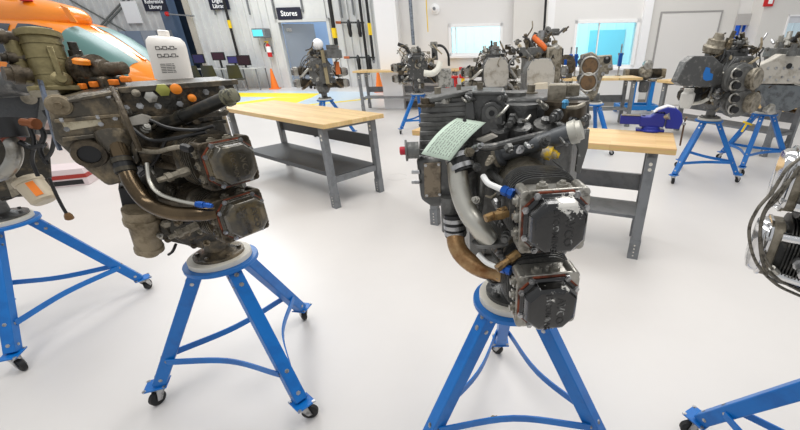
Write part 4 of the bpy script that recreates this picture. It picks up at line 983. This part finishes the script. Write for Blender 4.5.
# engine with the blue paint mark
eG, FG = far_engine('dark aircraft engine with blue paint mark, above the stand nearest the blue vise', SC['G'], 12, 44, DARKC, DARKC, DARKC, DIRTY, DIRTY2, True, True, z1=.62, wires=10)
nG = -FG.y; PG = FG(0, -.30, 0)
slab([(677, 82), (686, 62), (694, 56), (714, 56), (724, 66), (722, 84), (712, 87), (682, 86)], PG, nG, .1, 'big_cover', DARKC, eG, .01)
MB().prism([on(a, b_, PG, nG) for a, b_ in ((703, 74), (706, 67), (710, 68), (710, 73), (713, 74), (712, 80), (706, 81), (703, 79))], nG * .002).build('blue_paint_mark', mat('blue_marker', (.10, .42, .72), .5), eG)
MB().lathe(at(712, 52, 4.5), (.1, -.2, 1), [(0, .10), (.05, .11), (.07, .09), (.12, .085), (.13, .05), (.18, .045)], 20).build('carburettor', ALUD, eG)
MB().lathe(at(722, 56, 4.5), at(734, 52, 4.5) - at(722, 56, 4.5), [(0, .06), (.08, .065), (.09, .05), (.15, .05)], 16).build('magneto', BLACK, eG)
MB().tube([at(730, 56, 4.4), at(732, 66, 4.35), at(726, 80, 4.3), at(722, 84, 4.3)], .016, 8).build('braided_hose', mat('tan_hose', (.60, .55, .45), .5), eG)
for px, py in ((736, 79), (734, 103)):
    q = at(px, py, 4.2)
    MB().lathe(q + V((.05, .10, 0)), (.12, -1, 0), [(0, .15), (.05, .155), (.06, .13), (.07, .13), (.08, .145), (.1, .145), (.11, .12), (.125, .12)], 24).build('round_head', GREYC, eG)
    MB().lathe(q + V((.16, .02, 0)), (.5, -.9, 0), [(0, .10), (.06, .11), (.07, .09), (.08, .09)], 20).build('rocker_cover', ALUD, eG)
    for k, (dx, dz) in enumerate(((-.05, .055), (-.03, -.055))): MB().torus(q + V((dx, -.05, dz)), (.12, -1, 0), .045, .01).build('port_rim', ALU, eG); MB().lathe(q + V((dx, -.05, dz)), (-.1, -1, 0), [(0, .032), (.06, .034), (.061, .022)], 14).build('exhaust_port', BLACK, eG)
MB().lathe(at(685, 108, 4.35), (0, 0, 1), [(0, .05), (.05, .07), (.15, .07), (.17, .05), (.2, .05)], 16).build('white_float_bowl', mat('pale_bowl', (.80, .79, .76), .5), eG)
eH, FH = far_engine('aircraft engine with pale dotted sump cover at the right picture edge, above the ribboned stand', SC['H'], -4, 52, GREYC, CREAMC, ALUD, ALUD, DIRTY2, True, False, z1=.62)
nH = -FH.y; PH = FH(0, -.26, 0)
MB().prism([on(a, b_, PH, nH) for a, b_ in ((758, 66), (772, 60), (782, 54), (800, 56), (830, 62), (832, 84), (758, 84))], nH * -.12).build('pale_cover', CREAMC, eH, .01)
slab([(758, 84), (808, 86), (802, 106), (788, 112), (768, 108)], PH + FH.y * .02, nH, .14, 'grey_plate', mat('blue_grey_plate', (.42, .44, .45), .45, .3, (.33, .34, .35), 14), eH, .008)
x = MB()
for k in range(8): x.lathe(on(764 + k * 6, 80 - (k % 2) * 3, PH, nH), nH, [(0, .013), (.006, .013)], 10)
for k in range(5): x.lathe(on(768 + k * 8, 68, PH, nH), nH, [(0, .016), (.006, .016)], 10)
x.build('cover_bolts', STEEL, eH)
MB().lathe(on(789, 66, PH, nH), nH, [(0, .03), (.008, .03)], 14).build('cover_hole', BLACK, eH)
MB().lathe(at(791, 56, 4.7), (0, 0, 1), [(0, .05), (.05, .05), (.051, .03), (.12, .03)], 14).build('breather_post', GREYC, eH)
MB().lathe(at(768, 112, 4.55), (0, -.4, 1), [(0, .06), (.03, .065), (.05, .05), (.09, .03)], 16).build('flange_cup', ALU, eH)
clutter(eA, FA, 61, 34, .26, (.1, .85), (-.34, -.2)); clutter(eB, FB, 62, 46, .34, (.22, .85), (-.36, -.2)); clutter(ec, Fc, 63, 30, .36, (.5, .8), (-.24, -.05)); clutter(ed, Fd, 64, 34, .34, (.62, .95), (-.24, .0))
clutter(ed, Fd, 65, 18, .1, (.1, .6), (-.1, .1)); clutter(ec, Fc, 66, 16, .3, (.06, .26), (-.24, -.1)); clutter(eG, FG, 67, 22, .3, (.20, .32), (-.28, -.15)); clutter(eG, FG, 68, 26, .26, (.62, .85), (-.25, .05)); clutter(eG, FG, 69, 18, .06, (.2, .6), (-.3, -.2)); clutter(eH, FH, 70, 14, .3, (.64, .8), (-.2, .1))
# yellow ribbon on the stand
rb = MB().torus(V((SC['H'][0], SC['H'][1], .58)) + V((-.16, .02, 0)), (.3, -.1, 1), .05, .012, 20, 6)
rb.bar(V((SC['H'][0] - .20, SC['H'][1] - .02, .58)), V((SC['H'][0] - .24, SC['H'][1] - .03, .48)), .03, .006).build('yellow_ribbon', YELLOW, None, loc=(SC['H'][0] - .16, SC['H'][1], .58))
tag(bpy.data.objects['yellow_ribbon'], 'yellow ribbon tied to a blue stand leg under the pale cased engine', 'ribbon')

# ------------------------------------------------------------------ bench vise
q = gr(650, 131, .90); Fv = Fr((q.x, q.y, .902), R(-20)); k_ = 1.0
vs = thing('bench_vise', (q.x, q.y, .90), 'blue bench vise bolted on the corner of the grey wooden-topped bench', 'vise')
MB().lathe(Fv(0, 0, 0), (0, 0, 1), [(0, .085), (.014, .085), (.016, .07), (.04, .065)], 24).box(Fv, (-.11, .10), (-.045, .045), (0, .016)).build('swivel_base', VISE, vs, .003)
MB().prism([Fv(a, -.045, b) for a, b in ((-.09, .035), (.09, .035), (.095, .14), (.02, .15), (-.02, .115), (-.085, .115))], Fv.y * .09).build('fixed_body', VISE, vs, .008)
MB().box(Fv, (-.24, -.05), (-.035, .035), (.05, .115)).build('slide_bar', VISE, vs, .004)
MB().box(Fv, (-.235, -.09), (-.037, .037), (.1155, .120)).build('slide_top', mat('worn_slide', (.40, .36, .30), .4, .6), vs)
MB().prism([Fv(a, -.055, b) for a, b in ((.10, .03), (.20, .03), (.215, .09), (.195, .15), (.15, .185), (.09, .195), (.02, .165), (.02, .15), (.07, .155), (.085, .14), (.10, .10))], Fv.y * .11).build('moving_jaw', VISE, vs, .008)
MB().prism([Fv(a, -.05, b) for a, b in ((.0, .148), (.02, .172), (.09, .200), (.14, .192), (.14, .186), (.09, .193), (.03, .165))], Fv.y * .10).build('pale_jaw_edge', mat('scraped_white', (.80, .80, .82), .5), vs)
MB().cyl(Fv(.09, -.02, .12), Fv(.12, -.05, .13), .03, .028, 14).build('pipe_jaw', ALU, vs)
MB().cyl(Fv(.20, 0, .07), Fv(.245, 0, .07), .016, n=14).build('screw', STEEL, vs)
hd = MB().cyl(Fv(.235, -.05, .115), Fv(.235, .06, -.06), .007, n=10).ball(Fv(.235, -.05, .115), .012).ball(Fv(.235, .06, -.06), .012)
MB().tube([Fv(.235, -.04, .12), Fv(.235, 0, .07), Fv(.235, -.03, -.10)], .007, 8).build('tommy_bar', mat('rusty_handle', (.42, .33, .26), .5, .6), vs)

# ------------------------------------------------------------------ helicopter nose behind the left engine
HX = Fr((-8.0, 9.3, 0), R(-6))
heli = thing('helicopter', (-9.3, 9.4, 0), 'orange helicopter with sloping windscreen standing in the hangar bay at left', 'helicopter')
ST = [(1.30, .80, .98, .10), (1.22, .66, 1.12, .35), (1.0, .56, 1.36, .58), (.7, .50, 1.62, .72), (.3, .47, 1.90, .80), (-.1, .46, 2.10, .84), (-.6, .45, 2.20, .87), (-1.4, .45, 2.26, .88), (-2.6, .46, 2.28, .88), (-4.0, .6, 2.2, .75), (-5.2, 1.0, 2.05, .4)]
def hsec(x):
    for (a, b) in zip(ST, ST[1:]):
        if b[0] <= x <= a[0]:
            t_ = (a[0] - x) / (a[0] - b[0]); return [a[i] + (b[i] - a[i]) * t_ for i in (1, 2, 3)]
def hp(x, t_, off=0):
    z0, z1, w_ = hsec(x); c, s_ = math.cos(t_), math.sin(t_); zc = z0 + (z1 - z0) * .45
    h_ = (z1 - zc) if s_ > 0 else (zc - z0)
    e = .62
    return HX(x, (w_ + off) * math.copysign(abs(c) ** e, c), zc + (h_ + off) * math.copysign(abs(s_) ** e, s_))
MB().rings([[hp(st[0], 2 * math.pi * j / 40) for j in range(40)] for st in ST]).build('fuselage', ORA, heli, sharp=60)
def patch(x0, x1, t0, t1, off=.012, nx=8, nt=10, skew=0):
    g_ = []
    for i in range(nx + 1):
        for j in range(nt + 1): g_.append(hp(x0 + (x1 - x0) * i / nx + skew * (j / nt - .5), R(t0 + (t1 - t0) * j / nt), off))
    return MB().add(g_, [(i * (nt + 1) + j, i * (nt + 1) + j + 1, (i + 1) * (nt + 1) + j + 1, (i + 1) * (nt + 1) + j) for i in range(nx) for j in range(nt)])
WIND = mat('tinted_windscreen', (.36, .50, .48), .35, .0); SIDEW = mat('dark_side_window', (.13, .18, .24), .1, .1, coat=.6)
patch(.98, .12, 272 + 12, 272 + 78).build('lower', SIDEW, heli) if False else None
patch(1.02, .02, 100, 168, nx=10).build('windscreen', WIND, heli); patch(1.02, .02, 192 - 182 + 2, 88, nx=10).build('windscreen', WIND, heli)
for sgn in (-1, 1):
    a0_, a1_ = ((-8, -46 + 4) if False else (0, 0))
for base in (180, 0):
    s_ = 1 if base == 0 else -1
    patch(-.16, -.85, base + s_ * 6, base + s_ * 52, skew=-.0).build('side_window', SIDEW, heli); patch(-1.0, -1.9, base + s_ * 6, base + s_ * 50).build('side_window', SIDEW, heli)
    patch(.45, -.05, base - s_ * 30, base - s_ * 5).build('chin_window', SIDEW, heli)
    for zz in (0,): MB().tube([HX(1.2, s_ * -1.05, .16), HX(.9, s_ * -1.05, .05), HX(-3, s_ * -1.05, .05)], .05, 10).build('skid', BLACK, heli)
    for xx in (.2, -2.2): MB().tube([HX(xx, s_ * -.5, .52), HX(xx, s_ * -.9, .35), HX(xx, s_ * -1.05, .06)], .04, 10).build('skid_strut', BLACK, heli)
ck = MB(); ck.rings([[HX(x_, w_ * math.cos(2 * math.pi * j / 24), 2.2 + h_ * math.sin(2 * math.pi * j / 24)) for j in range(24)] for x_, w_, h_ in ((.0, .1, .05), (-.25, .35, .22), (-.8, .5, .36), (-2.0, .55, .46), (-3.6, .45, .4), (-4.4, .1, .1))]); ck.build('engine_cowl', ORA, heli, sharp=60)
MB().lathe(HX(-.85, -.3, 2.5), (0, 0, 1), [(0, .10), (.08, .10), (.16, .06), (.17, .01)], 16).build('red_beacon', RED, heli)
MB().cyl(HX(-1.7, 0, 2.6), HX(-1.7, 0, 3.0), .12, n=14).build('rotor_mast', BLACK, heli)
MB().prism([HX(-.02, -.35, 2.12), HX(.12, -.35, 2.10), HX(.02, -.35, 2.36), HX(-.10, -.35, 2.42)], HX.y * .03).build('wire_cutter', ORA, heli)
MB().bar(hp(.98, R(270 - 90 + 90), .02) if False else hp(1.0, R(90), .02), hp(.05, R(90), .02), .07, .03).build('windscreen_pillar', ORA, heli)
MB().box(HX, (-1.6, -1.25), (-.90, -.885), (.98, 1.12)).build('white_panel', LETTER, heli)

# ------------------------------------------------------------------ hangar wall things
AW = math.atan(SL)
def sign(px0, px1, py0, py1, text, label, size, lines=1):
    a = hw(px0, py1, .12); b = hw(px1, py0, .12); c = (a + b) / 2; Fs = Fr((c.x, c.y, c.z), AW); W2 = (b - a).dot(Fs.x) / 2; H2 = (b.z - a.z) / 2
    t = thing('wall_sign', c, label, 'sign')
    MB().box(Fs, (-W2, W2), (-.02, .02), (-H2, H2)).build('sign_board', NAVY, t, .004)
    lettering(text, Fs(0, -.022, 0), Fs.x, (0, 0, 1), size, LETTER, t, .004, space=.95); return t
sign(146, 164, -3, 11.5, 'Reference\nLibrary', 'dark navy wall sign reading Reference Library above the blue bay', .20)
sign(211, 227, -3, 10, 'Digital\nLibrary', 'dark navy wall sign reading Digital Library above the computer table', .20)
sign(278.5, 300, 7, 20, 'Stores', 'dark navy wall sign reading Stores over the open door', .27)
c = hw(259, 33, .5); Fs = Fr(c, AW)
t = thing('wall_screen', c, 'small cyan lit screen in a grey case on the hangar wall', 'screen')
MB().box(Fs, (-.28, .28), (-.04, .4), (-.17, .17)).build('case', GREYP, t, .02)
MB().box(Fs, (-.25, .18), (-.05, -.04), (-.12, .12)).build('display', emit('cyan_display', (.35, .78, .85), .5), t)
# fire extinguisher
c = hw(270.5, 57, .28)
t = thing('fire_extinguisher', c, 'red fire extinguisher with white label hanging on the hangar wall above the cone', 'fire extinguisher')
MB().lathe(c, (0, 0, 1), [(0, .07), (.01, .09), (.42, .09), (.48, .05), (.52, .035)], 18).build('cylinder_body', RED, t)
MB().lathe(c + V((0, 0, .18)), (0, 0, 1), [(0, .0915), (.22, .0915)], 18).build('label_band', LETTER, t)
MB().lathe(c + V((0, 0, .52)), (0, 0, 1), [(0, .03), (.06, .03), (.07, .015)], 12).box(Fr(c, AW), (-.12, .06), (-.02, .02), (.56, .60)).build('valve_head', YELLOW, t)
MB().tube([c + V((-.05, -.03, .55)), c + V((-.14, -.04, .45)), c + V((-.13, -.04, .2))], .016, 8).build('hose', BLACK, t)
MB().box(Fr(c, AW), (-.06, .06), (.07, .18), (.1, .4)).build('wall_bracket', GREYP, t)
# cones
def cone(p, h_, label):
    t = thing('traffic_cone', p, label, 'traffic cone')
    MB().box(Fr(p, .2), (-h_ * .26, h_ * .26), (-h_ * .26, h_ * .26), (0, .035)).build('cone_base', CONE, t, .01)
    cb = MB().lathe(V(p) + V((0, 0, .035)), (0, 0, 1), [(0, h_ * .20), (h_ * .93, h_ * .045), (h_ * .965, h_ * .035)], 24).build('cone_body', CONE, t)
    return t
p = hw(275, 87, .6); cone(V((p.x, p.y, 0)), .8, 'tall orange traffic cone against the hangar wall under the fire extinguisher')
p = gr(380, 92); cone(p, .78, 'orange traffic cone seen through the legs of the distant workbench')
# computer table, monitors, chairs
def tp(px, py): return hw(px, py, .75)
t0_, t1_ = tp(192, 68), tp(261, 68); ct = (t0_ + t1_) / 2; Ft = Fr((ct.x, ct.y, 0), AW); TL = (t1_ - t0_).dot(Ft.x) / 2; TZ = ct.z
t = thing('computer_table', (ct.x, ct.y, 0), 'long pale computer table along the hangar wall below the Digital Library sign', 'table')
MB().box(Ft, (-TL, TL), (-.35, .45), (TZ - .04, TZ)).build('table_top', mat('pale_laminate', (.80, .80, .79), .4), t, .005)
for a in (-.96, -.35, .3, .96):
    for b_ in (-.3, .4): MB().cyl(Ft(TL * a, b_, 0), Ft(TL * a, b_, TZ - .04), .025, n=10).build('leg', GREYP, t)
for (x0, x1, y0, y1, colr, lab) in ((194, 203.5, 54, 63.5, (.16, .14, .33), 'computer monitor with dark blue screen, first on the long table beside the blue bay'), (212.5, 224, 52, 60.5, (.22, .10, .16), 'computer monitor with dark purple screen, raised above the olive chair'), (226, 237.5, 56, 64, (.24, .22, .45), 'computer monitor with bluish violet screen in the middle of the pair'), (238, 249.5, 55, 65.5, (.17, .07, .11), 'computer monitor with dark maroon screen nearest the cone')):
    a = hw(x0, y1, .75); b = hw(x1, y0, .75); c = (a + b) / 2; Fm = Fr((c.x, c.y + (.16 if x0 == 226 else 0), TZ), AW); W2 = (b - a).dot(Fm.x) / 2 * .92; zb = max(a.z - TZ, .07); zt = b.z - TZ
    t = thing('monitor', Fm.o, lab, 'monitor', 'monitors on the computer table')
    MB().box(Fm, (-W2, W2), (-.02, .03), (zb, zt)).build('housing', BLACK, t, .006)
    MB().box(Fm, (-W2 + .03, W2 - .03), (-.026, -.02), (zb + .03, zt - .03)).build('screen', mat('screen_%d' % x0, colr, .2), t)
    MB().box(Fm, (-.04, .04), (.03, .06), (.01, zb + .15)).build('stand_neck', BLACK, t); MB().box(Fm, (-.10, .10), (-.08, .12), (0, .012)).build('stand_foot', BLACK, t, .004)
SHELL = mat('olive_black_shell', (.17, .17, .11), .4)
for k, (px, lab) in enumerate(((197, 'dark olive shell chair partly hidden by the white oil filter'), (213, 'dark olive shell chair under the purple monitor'), (238, 'dark olive shell chair under the maroon monitor, nearest the cone'))):
    p = hw(px, 80, 1.35); Fc_ = Fr((p.x, p.y, 0), AW + R(25))
    t = thing('shell_chair', (p.x, p.y, 0), lab, 'chair', 'chairs at the computer table')
    MB().prism([Fc_(a, b, .44) for a, b in rrect(.27, .25, .08)], (0, 0, .04)).build('seat', SHELL, t, .01)
    g_ = MB().rings([[Fc_(-.02 + a, -.24 - .10 * zz - y_, .50 + .50 * zz) for a, y_ in ((-.26 + .05 * zz, -.04), (-.1, 0), (.1, 0), (.26 - .05 * zz, -.04), (.26 - .05 * zz, -.015), (.1, .03), (-.1, .03), (-.26 + .05 * zz, -.015))] for zz in (0, .3, .6, .9, 1)]).build('backrest', SHELL, t)
    for a in (-.22, .22):
        for b_ in (-.2, .2): MB().cyl(Fc_(a * .8, b_ * .8, .44), Fc_(a * 1.1, b_ * 1.2, 0), .014, n=8).build('leg', STEEL, t)
# grey partition panels left of the bay
a = hw(128, 78, .8); b = hw(171, 30, .8); Fp = Fr((a.x, a.y, 0), AW); Lp = (b - a).dot(Fp.x)
t = thing('partition_screen', (a.x, a.y, 0), 'grey blue partition screen of four panels in front of the hangar wall', 'partition')
for k, (c_, z0) in enumerate((((.52, .57, .64), 0), ((.45, .50, .57), 0), ((.55, .57, .60), 0), ((.40, .42, .45), 0))):
    MB().box(Fp, (Lp * k / 4 + .01, Lp * (k + 1) / 4 - .01), (-.03, .03), (.08, b.z)).build('panel', mat('partition_%d' % k, c_, .7), t, .005)
    MB().box(Fp, (Lp * k / 4 + .1, Lp * k / 4 + .15), (-.25, .25), (0, .08)).build('foot', GREYP, t)
a = hw(131, 11, .15); t = MB().box(Fr(a, AW), (-.35, .35), (-.01, .01), (-.45, .35)).build('wall_poster', LETTER, None, .002, loc=a); tag(t, 'blank white paper sheet pinned on the hangar wall left of the navy sign', 'poster')
# barrier bar across the blue bay
a = hw(167, 14, .3); b = hw(194, 16, .3); t = thing('barrier_bar', (a + b) / 2, 'thin steel barrier bar with red end across the dark blue bay', 'barrier'); MB().cyl(a, b, .03, n=10).build('bar', STEEL, t); MB().ball(a, .09).build('red_end', RED, t)
# hanging air poles with yellow tags
def pole(pts, r_, off, label, tagpy=None, extra=None, F0=hw):
    P_ = [F0(a, b, off) for a, b in pts]; top_ = P_[0] + (P_[0] - P_[-1]).normalized() * .0; P_[0] = V((P_[-1].x, P_[-1].y, 5.9)); 
    t = thing('hanging_air_pole', P_[-1], label, 'air hose pole')
    MB().cyl(P_[0], P_[-1], r_, n=12).build('pole', BLACK, t)
    if tagpy:
        q = F0(pts[-1][0], tagpy[0], off); q2 = F0(pts[-1][0], tagpy[1], off); MB().cyl(V((P_[-1].x, P_[-1].y, q.z)), V((P_[-1].x, P_[-1].y, q2.z)), r_ * 1.35, n=12).build('yellow_tag', YELLOW, t)
    MB().cyl(P_[-1], P_[-1] - V((0, 0, .12)), r_ * 1.3, r_ * .7, 12).build('end_fitting', ORANGE if extra else GREYP, t)
    MB().bar(V((P_[-1].x, P_[-1].y, 4.5)), V((P_[-1].x, P_[-1].y + off, 4.5)), .05, .05).build('wall_bracket', GREYP, t)
    return t
pole([(330, 0), (336.5, 46)], .075, .6, 'thick black air pole with yellow tag beside the stores door', (28, 38), True)
pole([(359, 0), (368.5, 72)], .055, .6, 'long black air pole without tag between the stores door and white column', None)
pole([(368, 0), (373.5, 60)], .055, .7, 'black air pole with yellow tag nearest the white column', (23, 35))
pole([(208, 0), (238, 56)], .05, .3, 'thin black air pole with yellow tag above the computer monitors', (20, 28))
pole([(545, 0), (543.5, 40)], .03, .5, 'thin dark air pole with yellow end between the two windows', (31, 39), None, ww)
for (x0, x1, y, lab) in ((336, 364, 22.5, 'upper black hose bracket bar with two drooping air guns'), (344, 375, 57.5, 'lower black hose bracket bar with two drooping air guns')):
    a = hw(x0, y, .36); b = hw(x1, y, .36); t = thing('hose_bracket', (a + b) / 2, lab, 'hose bracket')
    MB().cyl(a, b, .035, n=10).build('bar', BLACK, t)
    MB().cyl(a, a.lerp(b, .18), .05, n=10).build('orange_sleeve', mat('rust_sleeve', (.72, .36, .15), .5), t)
    for f_ in (.45, .8):
        q = a.lerp(b, f_); MB().lathe(q + V((0, 0, .1)), (.05, -.1, -1), [(0, .03), (.1, .07), (.2, .09), (.34, .07), (.5, .08), (.62, .05)], 12).build('air_gun', BLACK, t)
    for f_ in (.1, .9): q = a.lerp(b, f_); MB().bar(q, q - HN * .29, .04, .04).build('wall_bracket', GREYP, t)
a = ww(410, 0, .2); b = ww(413.5, 45, .2); t = MB().cyl(V((b.x, b.y, 5.9)), b, .045, n=12).build('conduit_pipe', mat('galvanised_pipe', (.55, .58, .62), .4, .6, (.4, .43, .47), 20), None, loc=b); tag(t, 'grey galvanised conduit pipe running down beside the white column', 'pipe')
a = ww(428, 32, .25); t = MB().tube([V((a.x, a.y, 5.9)), a], .012, 8).build('hanging_rope', YELLOW, None, loc=a); tag(t, 'thin yellow rope hanging beside the first window', 'rope')
a = ww(435, 9, .0); t = thing('camera_dome', a, 'small white camera dome on the wall above the first window', 'security camera'); MB().lathe(a, HN, [(0, .12), (.05, .12), (.06, .09), (.12, .07), (.15, .02)], 18).build('dome', LETTER, t); MB().lathe(a + HN * .14, HN, [(0, .04), (.02, .03)], 12).build('lens', GREYP, t)
a = rw(768.5, 1, .0) if False else on(768.5, 0.5, RP, HN); Fs = Fr(a, AW); t = thing('fire_alarm', a, 'red fire alarm box with white strobe on the right wall, above the bright window', 'fire alarm')
MB().box(Fs, (-.10, .10), (-.06, 0), (-.12, .14)).build('alarm_box', RED, t, .01); MB().box(Fs, (-.03, .06), (-.075, -.06), (-.07, .03)).build('strobe', LETTER, t, .005)

# ------------------------------------------------------------------ bits by the far wall
Fy = at(464, 100, 9.3); gz = Fy.z
p = V((at(464, 90, 9.4).x, 9.4, 0))
t = thing('red_headed_post', p, 'yellow post with red clamp head in front of the first window', 'tool post')
zt = at(464, 78, 9.4).z; MB().bar(p, V((p.x - .02, p.y, zt)), .11, .08).build('post', YELLOW, t, .005)
zt2 = at(464, 67, 9.4).z
MB().box(Fr(p), (-.1, .12), (-.08, .08), (zt, zt + .08)).box(Fr(p), (-.1, .12), (-.08, .08), (zt2 - .06, zt2)).box(Fr(p), (-.06, .08), (-.05, .05), (zt, zt2)).build('red_head', RED, t, .005)
MB().box(Fr(p), (-.2, .2), (-.2, .2), (0, .03)).build('base_plate', YELLOW, t)
p = V((at(452, 90, 9.9).x, 9.9, 0)); t = thing('red_stool', p, 'red tubular stool frame beneath the distant workbench end', 'stool')
zt = at(452, 76, 9.9).z
MB().lathe(p + V((0, 0, zt - .04)), (0, 0, 1), [(0, .17), (.04, .17)], 20).build('seat', RED, t)
for a in range(4): d = V((math.cos(a * 1.571 + .6), math.sin(a * 1.571 + .6), 0)); MB().cyl(p + d * .13 + V((0, 0, zt - .04)), p + d * .22, .02, n=8).build('leg', RED, t)
MB().torus(p + V((0, 0, .3)), (0, 0, 1), .19, .014).build('foot_ring', RED, t)
# gearbox and clamp stands on the bench under the second window
bx = V((2.65, 8.2, .93))
p = V((at(564, 75, 8.1).x, 8.15, .93)); t = thing('gearbox', p, 'brown round gearbox with blue strap on the bench under the second window', 'gearbox')
MB().lathe(p + V((0, .12, .22)), (.2, -1, 0), [(0, .16), (.1, .2), (.16, .2), (.18, .12), (.26, .1)], 22).build('housing', GRIME, t)
MB().box(Fr(p), (-.16, .16), (-.06, .12), (0, .08)).build('foot', DARKC, t, .01)
MB().lathe(p + V((-.2, 0, .25)), (0, 0, 1), [(0, .09), (.16, .09), (.17, .06)], 16).build('side_can', ALUD, t); MB().box(Fr(p), (-.05, .0), (-.19, -.16), (.02, .34)).build('blue_strap', BLUEF, t)
MB().lathe(p + V((-.2, 0, .08)), (0, 0, 1), [(0, .06), (.17, .06)], 12).build('can_leg', DARKC, t)
for px, lab in ((570.5, 'slim blue and white clamp stand under the second window, beside the gearbox'), (575.8, 'slim blue and white clamp stand between gearbox and bare crankcase'), (620, 'slim blue and black clamp stand right of the bare crankcase')):
    zt = at(px, 47 if px < 600 else 44, 8.42).z; x_ = at(px, 60, 8.42).x; p = V((x_, 8.42, .93))
    t = thing('clamp_stand', p, lab, 'clamp stand', 'clamp stands under the second window')
    MB().box(Fr(p), (-.035, .035), (-.06, .06), (0, .02)).build('base', STEEL, t); MB().cyl(p, V((x_, 8.42, zt)), .016, n=8).build('rod', STEEL, t)
    MB().box(Fr(p), (-.035, .035), (-.03, .03), (.18, .42)).build('blue_grip', BLUEF, t, .008); MB().box(Fr(p), (-.05, .05), (-.02, .02), (zt - .93 - .2, zt - .93 - .16)).build('cross_arm', GREYP, t)
# pallet with dark crate at far right
p = gr(800, 113); Fq = Fr((p.x + .1, p.y + .3, 0), AW)
t = thing('pallet', Fq.o, 'wooden pallet on the floor against the right wall', 'pallet')
for k in range(5): MB().box(Fq, (-.6, .6), (-.4 + k * .18, -.28 + k * .18), (.10, .125)).build('deck_board', OAK3, t)
for a in (-.55, 0, .55): MB().box(Fq, (a - .05, a + .05), (-.4, .44), (0, .10)).build('runner', OAK3, t)
t = thing('machine_case', Fq(0, 0, .125), 'dark machine case standing on the wooden pallet by the right wall', 'crate')
MB().box(Fq, (-.5, .5), (-.3, .35), (.125, .75)).build('case_body', DGREYP, t, .02); MB().box(Fq, (-.42, .42), (-.32, -.3), (.2, .66)).build('front_panel', BLACK, t)
# cartons on the floor behind the left engines
p = gr(66, 187); Fq = Fr(p, R(20))
t = thing('carton', p, 'cream and pink carton with red tape on the floor between the two left engines', 'carton')
MB().box(Fq, (-.28, .25), (0, .4), (0, .22)).build('box_body', mat('pink_cream_card', (.84, .78, .78), .7), t, .005); MB().box(Fq, (-.285, .255), (-.006, .406), (.10, .15)).build('red_tape', mat('red_tape', (.62, .16, .12), .5), t); MB().box(Fq, (-.283, .2), (-.004, 0), (.02, .08)).build('black_print', BLACK, t)
# dry leaf and specks on the floor
p = gr(494, 418); t = MB().prism([p + V((a * .016, b * .013, .001)) for a, b in ((-1, .2), (-.4, .9), (.3, .6), (1, .8), (.8, -.3), (.2, -.9), (-.5, -.6))], (0, 0, .004)).build('dry_leaf', mat('dry_leaf', (.47, .42, .12), .7, 0, (.30, .27, .10), 60), None, loc=p); tag(t, 'small dry yellow brown leaf on the floor in front of the charcoal engine', 'leaf')

def plane_clutter(t, pts, p0, n, seed, cols):
    r_ = random.Random(seed)
    for k, (px, py) in enumerate(pts):
        p = on(px, py, p0, n); d = V(n) + V((r_.uniform(-.7, .7), r_.uniform(-.3, .3), r_.uniform(-.7, .7))); q = r_.uniform(.006, .013); L = r_.uniform(.018, .05); m_ = r_.choice(cols)
        if k % 3 < 2: MB().lathe(p - d.normalized() * .012, d, [(0, q * 1.3), (.012, q * 1.3), (.0121, q), (L * .7, q), (L * .71, q * .7), (L, q * .7)], 6 if k % 2 else 12).build(r_.choice(['stud', 'nut', 'fitting', 'sensor']), m_, t)
        else:
            e = on(px + r_.uniform(-18, 18), py + r_.uniform(-12, 12), p0 + n * .01, n); MB().tube([p, p.lerp(e, .5) + n * .02, e], r_.uniform(.003, .006), 8, 5).build(r_.choice(['lead', 'oil_line']), m_, t)
nn = V((.62, -.78, 0)).normalized(); cl_ = [GRIME, ALUD, TAN, DIRTY, ALU, BLACK, ALUD]
plane_clutter(eL, [(146, 128), (152, 140), (160, 118), (170, 140), (176, 126), (186, 134), (196, 122), (206, 130), (214, 112), (220, 104), (148, 168), (156, 176), (164, 158), (170, 188), (152, 214), (166, 224), (178, 222), (190, 226), (200, 232), (206, 244), (176, 244), (160, 236), (194, 214), (210, 228), (128, 112), (118, 104)], V(FLL(.17, 0, 0)), nn, 5, cl_)
nc = V((-.10, -.995, 0)).normalized(); cl_ = [GREYC, ALUD, ALU, DARKC, STEEL, BLACK, ALU, DARKC]
plane_clutter(eC, [(478, 168), (490, 160), (486, 196), (496, 204), (500, 222), (492, 232), (506, 236), (498, 250), (508, 256), (504, 196), (512, 204), (484, 250), (476, 200), (520, 150), (532, 146), (510, 150), (545, 142), (500, 282), (508, 290), (496, 276), (560, 138), (470, 152), (476, 148)], V((0, .90, 0)), nc, 6, cl_)
plane_clutter(eC, [(428, 105), (446, 100), (462, 98), (430, 150), (466, 150), (474, 100), (502, 98), (512, 120), (530, 116), (544, 106), (556, 116), (584, 104), (586, 118), (574, 120), (508, 106)], V((0, 1.02, 0)), nc, 8, cl_)
